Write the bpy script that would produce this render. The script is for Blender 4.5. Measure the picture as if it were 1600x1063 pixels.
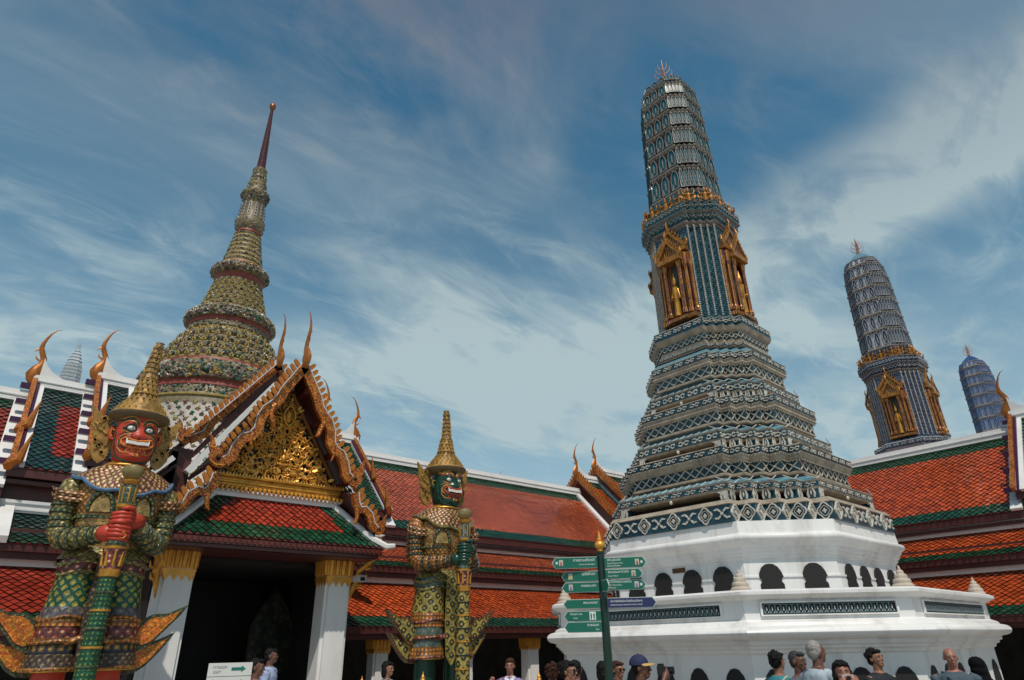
import bpy, math, random
import numpy as np
from mathutils import Vector, Matrix
random.seed(7)
R = math.radians
for o in list(bpy.data.objects): bpy.data.objects.remove(o)
sc = bpy.context.scene
col = sc.collection

# ---------------------------------------------------------------- camera
HEAD = R(50); PITCH = R(25.4); ROLL = R(1.1)
cam_d = bpy.data.cameras.new('camera'); cam = bpy.data.objects.new('camera', cam_d); col.objects.link(cam)
cam_d.sensor_width = 36; cam_d.lens = 22.5; cam_d.clip_start = .05; cam_d.clip_end = 2000
fh = Vector((math.cos(HEAD), math.sin(HEAD), 0)); rt = Vector((math.sin(HEAD), -math.cos(HEAD), 0)); zz = Vector((0, 0, 1))
fw = fh*math.cos(PITCH) + zz*math.sin(PITCH); up = -fh*math.sin(PITCH) + zz*math.cos(PITCH)
cr, sr = math.cos(ROLL), math.sin(ROLL)
RR = rt*cr - up*sr; UU = up*cr + rt*sr
M = Matrix((RR, UU, -fw)).transposed().to_4x4(); M.translation = Vector((0, 0, 1.8))
cam.matrix_world = M
sc.camera = cam

# ---------------------------------------------------------------- light and sky
SUN_EL = R(58); SUN_DIR = Vector((-.42, -.70, 0)).normalized()      # towards the sun, on the ground
sun_v = SUN_DIR*math.cos(SUN_EL) + zz*math.sin(SUN_EL)
sd = bpy.data.lights.new('sun', 'SUN'); sd.energy = 3.9; sd.angle = R(.6); sd.color = (1, .93, .82)
so = bpy.data.objects.new('sun', sd); col.objects.link(so)
so.rotation_euler = sun_v.to_track_quat('Z', 'Y').to_euler()
w = bpy.data.worlds.new('World'); sc.world = w; w.use_nodes = True
nt = w.node_tree; nt.nodes.clear(); N = nt.nodes.new; L = nt.links.new
out = N('ShaderNodeOutputWorld'); bg = N('ShaderNodeBackground'); bg.inputs[1].default_value = .1
sky = N('ShaderNodeTexSky'); sky.sky_type = 'NISHITA'; sky.sun_disc = False
sky.sun_elevation = SUN_EL; sky.sun_rotation = math.atan2(sun_v.x, sun_v.y)
sky.air_density = 1.0; sky.dust_density = .6; sky.ozone_density = 1.6
tc = N('ShaderNodeTexCoord'); sep = N('ShaderNodeSeparateXYZ'); L(tc.outputs['Generated'], sep.inputs[0])
def math_n(tree, op, a=None, b=None, c=None, clamp=False):
    n = tree.nodes.new('ShaderNodeMath'); n.operation = op; n.use_clamp = clamp
    for i, v in enumerate((a, b, c)):
        if v is None: continue
        if isinstance(v, (int, float)): n.inputs[i].default_value = v
        else: tree.links.new(v, n.inputs[i])
    return n.outputs[0]
zc = math_n(nt, 'MAXIMUM', sep.outputs[2], 0.0)
za = math_n(nt, 'ADD', zc, .16)
px = math_n(nt, 'DIVIDE', sep.outputs[0], za); py = math_n(nt, 'DIVIDE', sep.outputs[1], za)
cb = N('ShaderNodeCombineXYZ'); L(px, cb.inputs[0]); L(py, cb.inputs[1])
def cloud_layer(rot, scl, nscale, detail, rough, dist, lo, hi, seed):
    mp = N('ShaderNodeMapping'); L(cb.outputs[0], mp.inputs[0])
    mp.inputs['Location'].default_value = (seed, seed*.7, 0)
    mp.inputs['Rotation'].default_value = (0, 0, R(rot)); mp.inputs['Scale'].default_value = scl
    n = N('ShaderNodeTexNoise'); L(mp.outputs[0], n.inputs['Vector'])
    n.inputs['Scale'].default_value = nscale; n.inputs['Detail'].default_value = detail
    n.inputs['Roughness'].default_value = rough; n.inputs['Distortion'].default_value = dist
    r = N('ShaderNodeMapRange'); r.interpolation_type = 'SMOOTHSTEP'; L(n.outputs[0], r.inputs[0])
    r.inputs[1].default_value = lo; r.inputs[2].default_value = hi
    return r.outputs[0]
wisp = cloud_layer(-62, (1.0, 1.9, 1), 1.15, 12, .59, .6, .40, .73, 3.1)
fine = cloud_layer(-50, (1.1, 2.6, 1), 3.0, 12, .63, .8, .42, .80, 9.4)
patch = cloud_layer(0, (1, 1.3, 1), .9, 4, .5, .3, .34, .60, 5.3)
mid = math_n(nt, 'MULTIPLY', wisp, patch)
mid = math_n(nt, 'MULTIPLY', mid, .9)
f2 = math_n(nt, 'MULTIPLY', fine, math_n(nt, 'MULTIPLY_ADD', patch, .45, .22))
veil = math_n(nt, 'MULTIPLY', math_n(nt, 'POWER', math_n(nt, 'SUBTRACT', 1.0, zc, clamp=True), 2.6), 1.0)
def dotn(v):
    n = N('ShaderNodeVectorMath'); n.operation = 'DOT_PRODUCT'; L(tc.outputs['Generated'], n.inputs[0]); n.inputs[1].default_value = v; return n.outputs['Value']
def smooth(x, lo, hi):
    r = N('ShaderNodeMapRange'); r.interpolation_type = 'SMOOTHSTEP'; L(x, r.inputs[0]); r.inputs[1].default_value = lo; r.inputs[2].default_value = hi; return r.outputs[0]
soft = cloud_layer(-52, (1.0, 2.2, 1), 2.0, 12, .61, .8, .32, .68, 1.7)
bank = None
BANKS = [((.584, -.120, -.803), .10, (.805, .211, .554), 0.90, .985, .80), ((.525, -.041, -.850), .06, (.846, .129, .517), .93, .995, .7), ((.133, .366, -.921), .10, (.548, .747, .376), .90, .99, .6)]      # three drifts of high cloud: plane normal, half width, centre, reach, amount
for nv, w_, cv, c0, c1, am in BANKS:
    band = math_n(nt, 'SUBTRACT', 1.0, smooth(math_n(nt, 'ABSOLUTE', dotn(nv)), .0, w_), clamp=True)
    k = math_n(nt, 'MULTIPLY', math_n(nt, 'MULTIPLY', band, smooth(dotn(cv), c0, c1)), math_n(nt, 'MULTIPLY_ADD', soft, .8*am, .2*am))
    bank = k if bank is None else math_n(nt, 'ADD', bank, k)
cov = math_n(nt, 'ADD', math_n(nt, 'ADD', math_n(nt, 'ADD', mid, f2), veil), bank, clamp=True)
high = math_n(nt, 'MULTIPLY', math_n(nt, 'MULTIPLY', smooth(zc, .48, .80), cloud_layer(-30, (1.0, 1.6, 1), 1.1, 12, .58, .6, .34, .62, 7.7)), .66)
cov = math_n(nt, 'ADD', cov, high, clamp=True)
cov = math_n(nt, 'MINIMUM', cov, .92)
# cloud brightness: thin high cloud, greyer overhead, paler towards the horizon
ccol = N('ShaderNodeMixRGB'); L(smooth(zc, .40, .90), ccol.inputs[0])
ccol.inputs[1].default_value = (5.8, 7.3, 7.6, 1); ccol.inputs[2].default_value = (1.55, 1.85, 2.75, 1)
hs = N('ShaderNodeHueSaturation'); L(sky.outputs[0], hs.inputs['Color']); hs.inputs['Hue'].default_value = .475; hs.inputs['Saturation'].default_value = 1.32; hs.inputs['Value'].default_value = 1.32
mix = N('ShaderNodeMixRGB'); L(cov, mix.inputs[0]); L(hs.outputs[0], mix.inputs[1]); L(ccol.outputs[0], mix.inputs[2])
L(mix.outputs[0], bg.inputs[0]); L(bg.outputs[0], out.inputs[0])
sc.view_settings.view_transform = 'Standard'; sc.view_settings.look = 'None'; sc.view_settings.exposure = -.38; sc.view_settings.gamma = 1
sc.view_settings.use_curve_mapping = False
sc.cycles.max_bounces = 6; sc.cycles.diffuse_bounces = 3

# ---------------------------------------------------------------- helpers
def V(*a): return Vector(a)
class MB:
    def __init__(s): s.v = []; s.f = []; s.m = []; s.u = {}
    def add(s, vs, fs, mat=0, uvs=None):
        n = len(s.v); s.v.extend([tuple(x) for x in vs])
        for k, f in enumerate(fs):
            if uvs is not None: s.u[len(s.f)] = uvs[k]
            s.f.append(tuple(i+n for i in f)); s.m.append(mat if isinstance(mat, int) else mat[k])
    def box(s, x0, x1, y0, y1, z0, z1, mat=0):
        s.hexa([(x0, y0, z0), (x1, y0, z0), (x1, y1, z0), (x0, y1, z0), (x0, y0, z1), (x1, y0, z1), (x1, y1, z1), (x0, y1, z1)], mat)
    def hexa(s, p, mat=0):
        s.add(p, [(0, 3, 2, 1), (4, 5, 6, 7), (0, 1, 5, 4), (1, 2, 6, 5), (2, 3, 7, 6), (3, 0, 4, 7)], mat)
    def plate(s, poly, o, u, v, n, t, mat=0, side=None, back=True):
        o = Vector(o); u = Vector(u); v = Vector(v); n = Vector(n)
        k = len(poly)
        a = [o+u*x+v*y+n*t for x, y in poly]; b = [o+u*x+v*y for x, y in poly]
        ar = sum(poly[i][0]*poly[(i+1) % k][1]-poly[(i+1) % k][0]*poly[i][1] for i in range(k))
        if (ar > 0) != (u.cross(v).dot(n) > 0): a.reverse(); b.reverse()
        fs = [tuple(range(k))] + [(i+k, (i+1) % k+k, (i+1) % k, i) for i in range(k)]
        if back: fs.append(tuple(range(2*k-1, k-1, -1)))
        sd = mat if side is None else side
        fk = len(s.f); s.add(a+b, fs, [mat]+[sd]*k+([sd] if back else []))
        s.u[fk] = [((p_-o).dot(u), (p_-o).dot(v)) for p_ in a]
    def loft(s, rings, mats=0, closed=True, cap0=False, cap1=False, vv=None):
        """rings: lists of points of equal length; mats int or one per segment; uv in metres"""
        n = len(rings[0]); base = len(s.v)
        for r in rings: s.v.extend([tuple(p) for p in r])
        vz = 0.0
        for j in range(len(rings)-1):
            a, b = rings[j], rings[j+1]
            dv = sum((Vector(b[i])-Vector(a[i])).length for i in range(0, n, max(1, n//6)))/len(range(0, n, max(1, n//6)))
            uu = [0.0]
            for i in range(n): uu.append(uu[-1] + (Vector(a[(i+1) % n])-Vector(a[i])).length*.5+(Vector(b[(i+1) % n])-Vector(b[i])).length*.5)
            for i in range(n if closed else n-1):
                i2 = (i+1) % n
                s.u[len(s.f)] = [(uu[i], vz), (uu[i+1], vz), (uu[i+1], vz+dv), (uu[i], vz+dv)]
                s.f.append((base+j*n+i, base+j*n+i2, base+(j+1)*n+i2, base+(j+1)*n+i))
                s.m.append(mats if isinstance(mats, int) else mats[j])
            vz += dv
        if cap0: s.f.append(tuple(base+i for i in reversed(range(n)))); s.m.append(mats if isinstance(mats, int) else mats[0])
        if cap1: s.f.append(tuple(base+(len(rings)-1)*n+i for i in range(n))); s.m.append(mats if isinstance(mats, int) else mats[-1])
    def lathe(s, prof, n=24, mats=0, c=(0, 0), bend=None, cap=True):
        rings = []
        for r, z in prof:
            ox, oy = (0, 0) if bend is None else bend(z)
            rings.append([(c[0]+ox+r*math.cos(2*math.pi*i/n), c[1]+oy+r*math.sin(2*math.pi*i/n), z) for i in range(n)])
        s.loft(rings, mats, cap0=cap, cap1=cap)
    def tube(s, path, rad, n=8, mat=0, flat=None, cap=True):
        """flat=(axis, factor): squash the section along a world axis"""
        P = [Vector(p) for p in path]
        if isinstance(rad, (int, float)): rad = [rad]*len(P)
        rings = []; ref = None
        for i, p in enumerate(P):
            t = (P[min(i+1, len(P)-1)]-P[max(i-1, 0)])
            t = t.normalized() if t.length > 1e-9 else Vector((0, 0, 1))
            if ref is None: ref = t.orthogonal().normalized()
            ref = (ref - t*ref.dot(t));
            ref = ref.normalized() if ref.length > 1e-6 else t.orthogonal().normalized()
            b = t.cross(ref); ring = []
            for k in range(n):
                d = ref*math.cos(2*math.pi*k/n)*rad[i]+b*math.sin(2*math.pi*k/n)*rad[i]
                if flat: ax = Vector(flat[0]); d = d-ax*d.dot(ax)*(1-flat[1])
                ring.append(p+d)
            rings.append(ring)
        s.loft(rings, mat, cap0=cap, cap1=cap)
    def ball(s, c, r, n=10, m=6, mat=0):
        if isinstance(r, (int, float)): r = (r, r, r)
        rings = []
        for j in range(m+1):
            a = math.pi*(j/m-.5); ca = max(math.cos(a), .02)
            rings.append([(c[0]+r[0]*ca*math.cos(2*math.pi*i/n), c[1]+r[1]*ca*math.sin(2*math.pi*i/n), c[2]+r[2]*math.sin(a)) for i in range(n)])
        s.loft(rings, mat, cap0=True, cap1=True)
    def build(s, name, mats, parent=None, smooth=False, loc=None, kind=None, label=None, rot=None):
        me = bpy.data.meshes.new(name); me.from_pydata(s.v, [], s.f)
        if not isinstance(mats, (list, tuple)): mats = [mats]
        for m in mats: me.materials.append(m)
        me.polygons.foreach_set('material_index', s.m)
        if s.u:
            ul = me.uv_layers.new(name='uv'); dat = [0.0]*(2*len(me.loops)); i = 0
            for k, f in enumerate(s.f):
                uv = s.u.get(k)
                for q in range(len(f)):
                    if uv: dat[2*(i+q)] = uv[q][0]; dat[2*(i+q)+1] = uv[q][1]
                i += len(f)
            ul.data.foreach_set('uv', dat)
        if smooth:
            me.polygons.foreach_set('use_smooth', [True]*len(me.polygons))
            if smooth != 'full': me.set_sharp_from_angle(angle=R(40))
        me.update()
        return mkobj(name, me, parent, loc, rot, kind, label)
def mkobj(name, me, parent=None, loc=None, rot=None, kind=None, label=None):
    o = bpy.data.objects.new(name, me); col.objects.link(o)
    if parent: o.parent = parent
    if loc is not None: o.location = loc
    if rot is not None: o.rotation_euler = rot
    if kind: o['kind'] = kind
    if label: o['label'] = label
    return o
def thing(name, label, cat, loc=(0, 0, 0), rz=0, group=None):
    o = bpy.data.objects.new(name, None); col.objects.link(o); o.empty_display_size = .3
    o.location = loc; o.rotation_euler = (0, 0, rz); o['label'] = label; o['category'] = cat
    if group: o['group'] = group
    return o
def tag(o, label, cat, group=None):
    o['label'] = label; o['category'] = cat
    if group: o['group'] = group
    return o
def copy_tree(o, parent=None, label=None, group=None):
    c = o.copy(); col.objects.link(c); c.parent = parent
    if label: c['label'] = label
    if group: c['group'] = group
    for ch in o.children: copy_tree(ch, c)
    return c

# ---------------------------------------------------------------- materials
def mat(name, base, rough=.6, metal=0, spec=.5, var=.0, vscale=3, bump=0, bscale=20, coat=0, coord='Object', island=0, dirt=None, dscale=1.2, damt=.5, vz=.35):
    m = bpy.data.materials.new(name); m.use_nodes = True; t = m.node_tree; b = t.nodes['Principled BSDF']
    b.inputs['Roughness'].default_value = rough; b.inputs['Metallic'].default_value = metal
    b.inputs['Specular IOR Level'].default_value = spec; b.inputs['Coat Weight'].default_value = coat
    c4 = (*base, 1)
    b.inputs['Base Color'].default_value = c4
    tcn = t.nodes.new('ShaderNodeTexCoord'); last = None
    if var or dirt or island:
        rgb = t.nodes.new('ShaderNodeRGB'); rgb.outputs[0].default_value = c4; last = rgb.outputs[0]
    def noise(scale, detail=5, rough_=.6):
        n = t.nodes.new('ShaderNodeTexNoise'); n.inputs['Scale'].default_value = scale; n.inputs['Detail'].default_value = detail
        n.inputs['Roughness'].default_value = rough_; t.links.new(tcn.outputs[coord], n.inputs['Vector']); return n.outputs[0]
    if var:
        h = t.nodes.new('ShaderNodeHueSaturation'); t.links.new(last, h.inputs['Color'])
        mr = t.nodes.new('ShaderNodeMapRange'); t.links.new(noise(vscale), mr.inputs[0]); mr.inputs[1].default_value = .3; mr.inputs[2].default_value = .7
        mr.inputs[3].default_value = 1-var; mr.inputs[4].default_value = 1+var; t.links.new(mr.outputs[0], h.inputs['Value']); last = h.outputs[0]
    if island:
        g = t.nodes.new('ShaderNodeNewGeometry'); h = t.nodes.new('ShaderNodeHueSaturation'); t.links.new(last, h.inputs['Color'])
        mr = t.nodes.new('ShaderNodeMapRange'); t.links.new(g.outputs['Random Per Island'], mr.inputs[0]); mr.inputs[3].default_value = 1-island; mr.inputs[4].default_value = 1+island
        t.links.new(mr.outputs[0], h.inputs['Value']); last = h.outputs[0]
    if dirt:
        mx = t.nodes.new('ShaderNodeMixRGB'); t.links.new(last, mx.inputs[1]); mx.inputs[2].default_value = (*dirt, 1)
        mp = t.nodes.new('ShaderNodeMapping'); t.links.new(tcn.outputs[coord], mp.inputs[0]); mp.inputs['Scale'].default_value = (1, 1, vz)
        n = t.nodes.new('ShaderNodeTexNoise'); n.inputs['Scale'].default_value = dscale; n.inputs['Detail'].default_value = 8; n.inputs['Roughness'].default_value = .7
        t.links.new(mp.outputs[0], n.inputs['Vector'])
        mr = t.nodes.new('ShaderNodeMapRange'); t.links.new(n.outputs[0], mr.inputs[0]); mr.inputs[1].default_value = .5; mr.inputs[2].default_value = .78; mr.inputs[4].default_value = damt
        t.links.new(mr.outputs[0], mx.inputs[0]); last = mx.outputs[0]
    if last: t.links.new(last, b.inputs['Base Color'])
    if bump:
        bp = t.nodes.new('ShaderNodeBump'); bp.inputs['Strength'].default_value = bump; bp.inputs['Distance'].default_value = .02
        t.links.new(noise(bscale), bp.inputs['Height']); t.links.new(bp.outputs[0], b.inputs['Normal'])
    return m
def cells(name, stops, scale=(10, 10), rot=45, rough=.35, metal=.2, bump=.4, coord='UV', vor=0, coat=0):
    """lattice of ornament cells: stops = [(distance from the cell centre, colour)]"""
    m = bpy.data.materials.new(name); m.use_nodes = True; t = m.node_tree; b = t.nodes['Principled BSDF']
    b.inputs['Roughness'].default_value = rough; b.inputs['Metallic'].default_value = metal; b.inputs['Coat Weight'].default_value = coat
    tcn = t.nodes.new('ShaderNodeTexCoord')
    if vor:
        n = t.nodes.new('ShaderNodeTexVoronoi'); n.inputs['Scale'].default_value = scale[0]; n.distance = 'EUCLIDEAN'
        t.links.new(tcn.outputs[coord], n.inputs['Vector']); dist = n.outputs['Distance']; colr = n.outputs['Color']
    else:
        mp = t.nodes.new('ShaderNodeMapping'); t.links.new(tcn.outputs[coord], mp.inputs[0])
        mp.inputs['Rotation'].default_value = (0, 0, R(rot)); mp.inputs['Scale'].default_value = (scale[0], scale[1], scale[0])
        fr = t.nodes.new('ShaderNodeVectorMath'); fr.operation = 'FRACTION'; t.links.new(mp.outputs[0], fr.inputs[0])
        sp = t.nodes.new('ShaderNodeSeparateXYZ'); t.links.new(fr.outputs[0], sp.inputs[0])
        ax = math_n(t, 'ABSOLUTE', math_n(t, 'SUBTRACT', sp.outputs[0], .5)); ay = math_n(t, 'ABSOLUTE', math_n(t, 'SUBTRACT', sp.outputs[1], .5))
        ln = math_n(t, 'SQRT', math_n(t, 'ADD', math_n(t, 'MULTIPLY', ax, ax), math_n(t, 'MULTIPLY', ay, ay)))
        mxx = math_n(t, 'MAXIMUM', ax, ay)
        dist = math_n(t, 'ADD', math_n(t, 'MULTIPLY', ln, .6), math_n(t, 'MULTIPLY', mxx, .6))
        nj = t.nodes.new('ShaderNodeTexNoise'); nj.inputs['Scale'].default_value = 28; nj.inputs['Detail'].default_value = 3; t.links.new(tcn.outputs['Object'], nj.inputs['Vector'])
        dist = math_n(t, 'ADD', dist, math_n(t, 'MULTIPLY', math_n(t, 'SUBTRACT', nj.outputs[0], .5), .30))
    cr_ = t.nodes.new('ShaderNodeValToRGB'); cr_.color_ramp.interpolation = 'CONSTANT'
    e = cr_.color_ramp.elements
    while len(e) < len(stops): e.new(.5)
    for k, (p, c) in enumerate(stops): e[k].position = p; e[k].color = (*c, 1)
    t.links.new(dist, cr_.inputs[0])
    n2 = t.nodes.new('ShaderNodeTexNoise'); n2.inputs['Scale'].default_value = 6; n2.inputs['Detail'].default_value = 6; t.links.new(tcn.outputs['Object'], n2.inputs['Vector'])
    h = t.nodes.new('ShaderNodeHueSaturation'); t.links.new(cr_.outputs[0], h.inputs['Color'])
    mr = t.nodes.new('ShaderNodeMapRange'); t.links.new(n2.outputs[0], mr.inputs[0]); mr.inputs[1].default_value = .3; mr.inputs[2].default_value = .7; mr.inputs[3].default_value = .6; mr.inputs[4].default_value = 1.3
    t.links.new(mr.outputs[0], h.inputs['Value'])
    vc = t.nodes.new('ShaderNodeTexVoronoi'); vc.inputs['Scale'].default_value = 42; t.links.new(tcn.outputs['Object'], vc.inputs['Vector'])
    sv = t.nodes.new('ShaderNodeSeparateXYZ'); t.links.new(vc.outputs['Color'], sv.inputs[0]); h2 = t.nodes.new('ShaderNodeHueSaturation'); t.links.new(h.outputs[0], h2.inputs['Color'])
    t.links.new(math_n(t, 'MULTIPLY_ADD', sv.outputs[0], .75, .62), h2.inputs['Value']); t.links.new(math_n(t, 'MULTIPLY_ADD', sv.outputs[1], .05, .475), h2.inputs['Hue'])
    t.links.new(h2.outputs[0], b.inputs['Base Color'])
    if bump:
        bp = t.nodes.new('ShaderNodeBump'); bp.inputs['Strength'].default_value = bump; bp.inputs['Distance'].default_value = .03; bp.invert = True
        t.links.new(dist, bp.inputs['Height']); t.links.new(bp.outputs[0], b.inputs['Normal'])
    return m
WHITE = mat('white_plaster', (.74, .73, .71), .65, var=.05, vscale=1.5, bump=.08, bscale=30, dirt=(.36, .32, .27), dscale=1.1, damt=.38)
MARBLE = mat('white_marble', (.78, .77, .75), .42, var=.07, vscale=1.3, bump=.06, bscale=14, dirt=(.33, .29, .25), dscale=2.0, damt=.75, vz=.14)
TAN = mat('weathered_stone', (.37, .31, .235), .75, var=.28, vscale=6, bump=.35, bscale=40, dirt=(.07, .06, .05), dscale=2.5, damt=.8)
CREAM = mat('cream_ceramic', (.60, .57, .50), .35, var=.15, vscale=9, island=.16, dirt=(.12, .10, .08), dscale=4, damt=.55)
BLUE = mat('blue_glaze', (.008, .052, .078), .25, var=.3, vscale=4, dirt=(.02, .03, .035), dscale=3, damt=.6)
TEAL = mat('teal_glaze', (.010, .065, .082), .25, var=.25, vscale=4, dirt=(.02, .03, .03), dscale=3, damt=.4)
LBLUE = mat('pale_blue_tile', (.16, .33, .40), .25, var=.25, vscale=5, island=.3)
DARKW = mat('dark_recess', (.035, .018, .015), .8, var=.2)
MAROON = mat('maroon_wood', (.075, .017, .013), .45, var=.25, vscale=3)
REDW = mat('red_lacquer_wood', (.12, .022, .012), .4, var=.3, vscale=3)
BLACK = mat('black_and_shade', (.012, .010, .010), .7, var=.2)  # plain black of small parts; also the painted shade of openings and gateway
TRED = mat('shaded_red_roof_tile', (.30, .032, .016), .3, island=.3, var=.2, vscale=.6, coat=.25, dirt=(.10, .012, .01), dscale=.8, damt=.5)  # same red tile as the next two, with shade put into its colour
TMID = mat('sheen_red_roof_tile', (.50, .105, .042), .28, island=.3, var=.25, vscale=.5, coat=.45, dirt=(.14, .02, .012), dscale=.7, damt=.55)  # same red tile, lightened to paint in the sheen of the upper roof
TORG = mat('sunlit_red_roof_tile', (.46, .07, .016), .3, island=.3, var=.2, vscale=.6, coat=.25, dirt=(.16, .03, .01), dscale=.8, damt=.5)  # same red tile, with direct sun put into its colour
TGRN = mat('green_roof_tile', (.010, .060, .030), .25, island=.4, var=.2, vscale=.6, coat=.3)
TDGR = mat('dark_green_roof_tile', (.012, .050, .045), .25, island=.4, var=.2, vscale=.6, coat=.3)
GOLD = mat('gilded', (.62, .30, .045), .38, metal=.55, var=.3, vscale=7, bump=.35, bscale=45, dirt=(.10, .035, .01), dscale=5, damt=.7)
GOLDS = mat('aged_bronze_gold', (.40, .17, .03), .45, metal=.4, var=.4, vscale=10, bump=.35, bscale=50, dirt=(.06, .02, .01), dscale=7, damt=.8)
GOLDB = mat('bright_gilding', (.70, .34, .055), .38, metal=.4, var=.2, vscale=6, bump=.2, bscale=30)
NAGA = cells('orange_gold_mosaic', [(0, (.54, .19, .025)), (.45, (.44, .13, .018)), (.62, (.22, .05, .012))], (38, 38), 0, .34, .3, .35, coord='Object', vor=1)
FINM = mat('orange_gilt', (.46, .15, .02), .35, metal=.4, var=.3, vscale=8, bump=.3, bscale=60, island=.25)
PURP = mat('purple_mosaic', (.06, .015, .05), .3, metal=.2, var=.4, vscale=20)
REDB = mat('vermilion', (.48, .07, .03), .5, var=.2, vscale=5)
BLUEG = mat('blue_glass', (.03, .04, .20), .2, var=.2)

# ---------------------------------------------------------------- ground
g = MB(); g.box(-400, 400, -400, 400, -.5, 0)
PAVE = mat('stone_paving', (.30, .27, .24), .7, var=.15, vscale=.7, bump=.1, bscale=12, dirt=(.16, .14, .12), dscale=.5)
g.build('ground', PAVE, kind='structure')

# ---------------------------------------------------------------- prang
OLDT = mat('sooty_stone', (.22, .19, .16), .7, var=.35, vscale=7, bump=.3, bscale=40, dirt=(.04, .035, .03), dscale=3, damt=.85)
def redent(a, f=.52, n=4, z=0.0):
    s = (1-f)/n; q = [(1, -f), (1, f)]
    for k in range(1, n+1): q += [(1-k*s, f+(k-1)*s), (1-k*s, f+k*s)]
    q = q[:-1]; pts = []
    for r in range(4):
        c, d = [(1, 0), (0, 1), (-1, 0), (0, -1)][r]
        pts += [(x*c-y*d, x*d+y*c) for x, y in q]
    return [(x*a, y*a, z) for x, y in pts]
def octa(a, f=.53, z=0.0):
    q = [(1, -f), (1, f)]; pts = []
    for r in range(4):
        c, d = [(1, 0), (0, 1), (-1, 0), (0, -1)][r]
        pts += [(x*c-y*d, x*d+y*c) for x, y in q]
    return [(x*a, y*a, z) for x, y in pts]
def edges(ring):
    n = len(ring)
    for i in range(n):
        a = Vector(ring[i]); b = Vector(ring[(i+1) % n]); d = b-a; l = d.length
        if l < 1e-4: continue
        u = d/l; yield a, b, u, Vector((u.y, -u.x, 0)), l
def leafp(cx, cy, ang, ln, wd):
    c, s = math.cos(ang), math.sin(ang); pts = [(0, 0), (.3, -.5), (.7, -.42), (1, 0), (.7, .42), (.3, .5)]
    return [(cx+c*x*ln-s*y*wd, cy+s*x*ln+c*y*wd) for x, y in pts]
def ringpoly(mb, o, u, v, n, rx, ry, w, t, mat, k=8, lob=0, ph=0):
    def P(i, sx):
        a = 2*math.pi*i/k+ph; q = 1+lob*math.cos(4*a)
        return o+u*((rx-sx)*math.cos(a)*q)+v*((ry-sx)*math.sin(a)*q)
    vs = []
    for i in range(k): vs += [P(i, 0), P(i, 0)+n*t, P(i, w)+n*t, P(i, w)]
    fs = []
    for i in range(k):
        a = 4*i; b = 4*((i+1) % k)
        fs += [(a, b, b+1, a+1), (a+1, b+1, b+2, a+2), (a+2, b+2, b+3, a+3)]
    mb.add(vs, fs, mat)
ZV = Vector((0, 0, 1))
def place_row(ring, z, h, pitch, fn, minl=.05, single=False):
    for a, b, u, nrm, l in edges(ring):
        if l < minl: continue
        k = 1 if single else max(1, int(round(l/pitch)))
        for i in range(k):
            c = a+u*(l*(i+.5)/k); c = Vector((c.x, c.y, z)); fn(c, u, nrm, min(l/k, pitch*1.3), h)
def curl_motif(mb):
    def f(c, u, n, w, h):
        s = min(w, h*1.5)
        for sx in (1, -1):
            for sy in (1, -1):
                mb.plate(leafp(sx*.08*s, sy*.06*h, math.atan2(sy*.75, sx), .30*s, .17*h), c, u, ZV, n, .014, 0, back=False)
                mb.plate(leafp(sx*.30*s, sy*.30*h, math.atan2(-sy*.9, sx), .20*s, .13*h), c, u, ZV, n, .018, 0, back=False)
        mb.plate([(-.10*h, 0), (0, -.14*h), (.10*h, 0), (0, .14*h)], c, u, ZV, n, .022, 0, back=False)
        if w > h*1.2:
            for sx in (1, -1): mb.plate(leafp(sx*.34*w, 0, R(90 if sx > 0 else -90), .3*h, .16*h), c, u, ZV, n, .014, 0, back=False)
    return f
def lattice_motif(mb):
    def f(c, u, n, w, h):
        t = h*.062
        for s in (1, -1):
            d = Vector((w*.5, s*h*.5)); l = d.length; px_, py_ = -d.y/l*t, d.x/l*t
            mb.plate([(-d.x+px_, -d.y+py_), (-d.x-px_, -d.y-py_), (d.x-px_, d.y-py_), (d.x+px_, d.y+py_)], c, u, ZV, n, .012 if s > 0 else .014, 0, back=False)
        mb.plate([(-t*1.6, 0), (0, -t*1.6), (t*1.6, 0), (0, t*1.6)], c, u, ZV, n, .024, 0, back=False)
    return f
def bead_motif(mb, r):
    def f(c, u, n, w, h):
        o = c+n*.004
        mb.add([o+u*r, o-u*r, o+ZV*r, o-ZV*r, o+n*r], [(0, 2, 4), (2, 1, 4), (1, 3, 4), (3, 0, 4)])
    return f
def drop_leg(mb):
    """a block with a pointed white drop on it, as under each redent"""
    def f(c, u, n, w, h):
        mb.plate([(-.5*w, -.5*h), (.5*w, -.5*h), (.42*w, -.1*h), (.5*w, .5*h), (-.5*w, .5*h), (-.42*w, -.1*h)], c-n*.10, u, ZV, n, .13, 1, back=False)
        for s in (1, -1):
            mb.plate([(s*.10*w, .44*h), (s*.20*w, .36*h), (s*.44*w, -.15*h), (s*.34*w, -.42*h), (s*.18*w, -.36*h), (s*.26*w, -.12*h)], c+n*.03, u, ZV, n, .016, 0, back=False)
        mb.plate([(0, -.25*h), (.09*w, -.1*h), (0, .12*h), (-.09*w, -.1*h)], c+n*.03, u, ZV, n, .018, 0, back=False)
    return f
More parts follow.
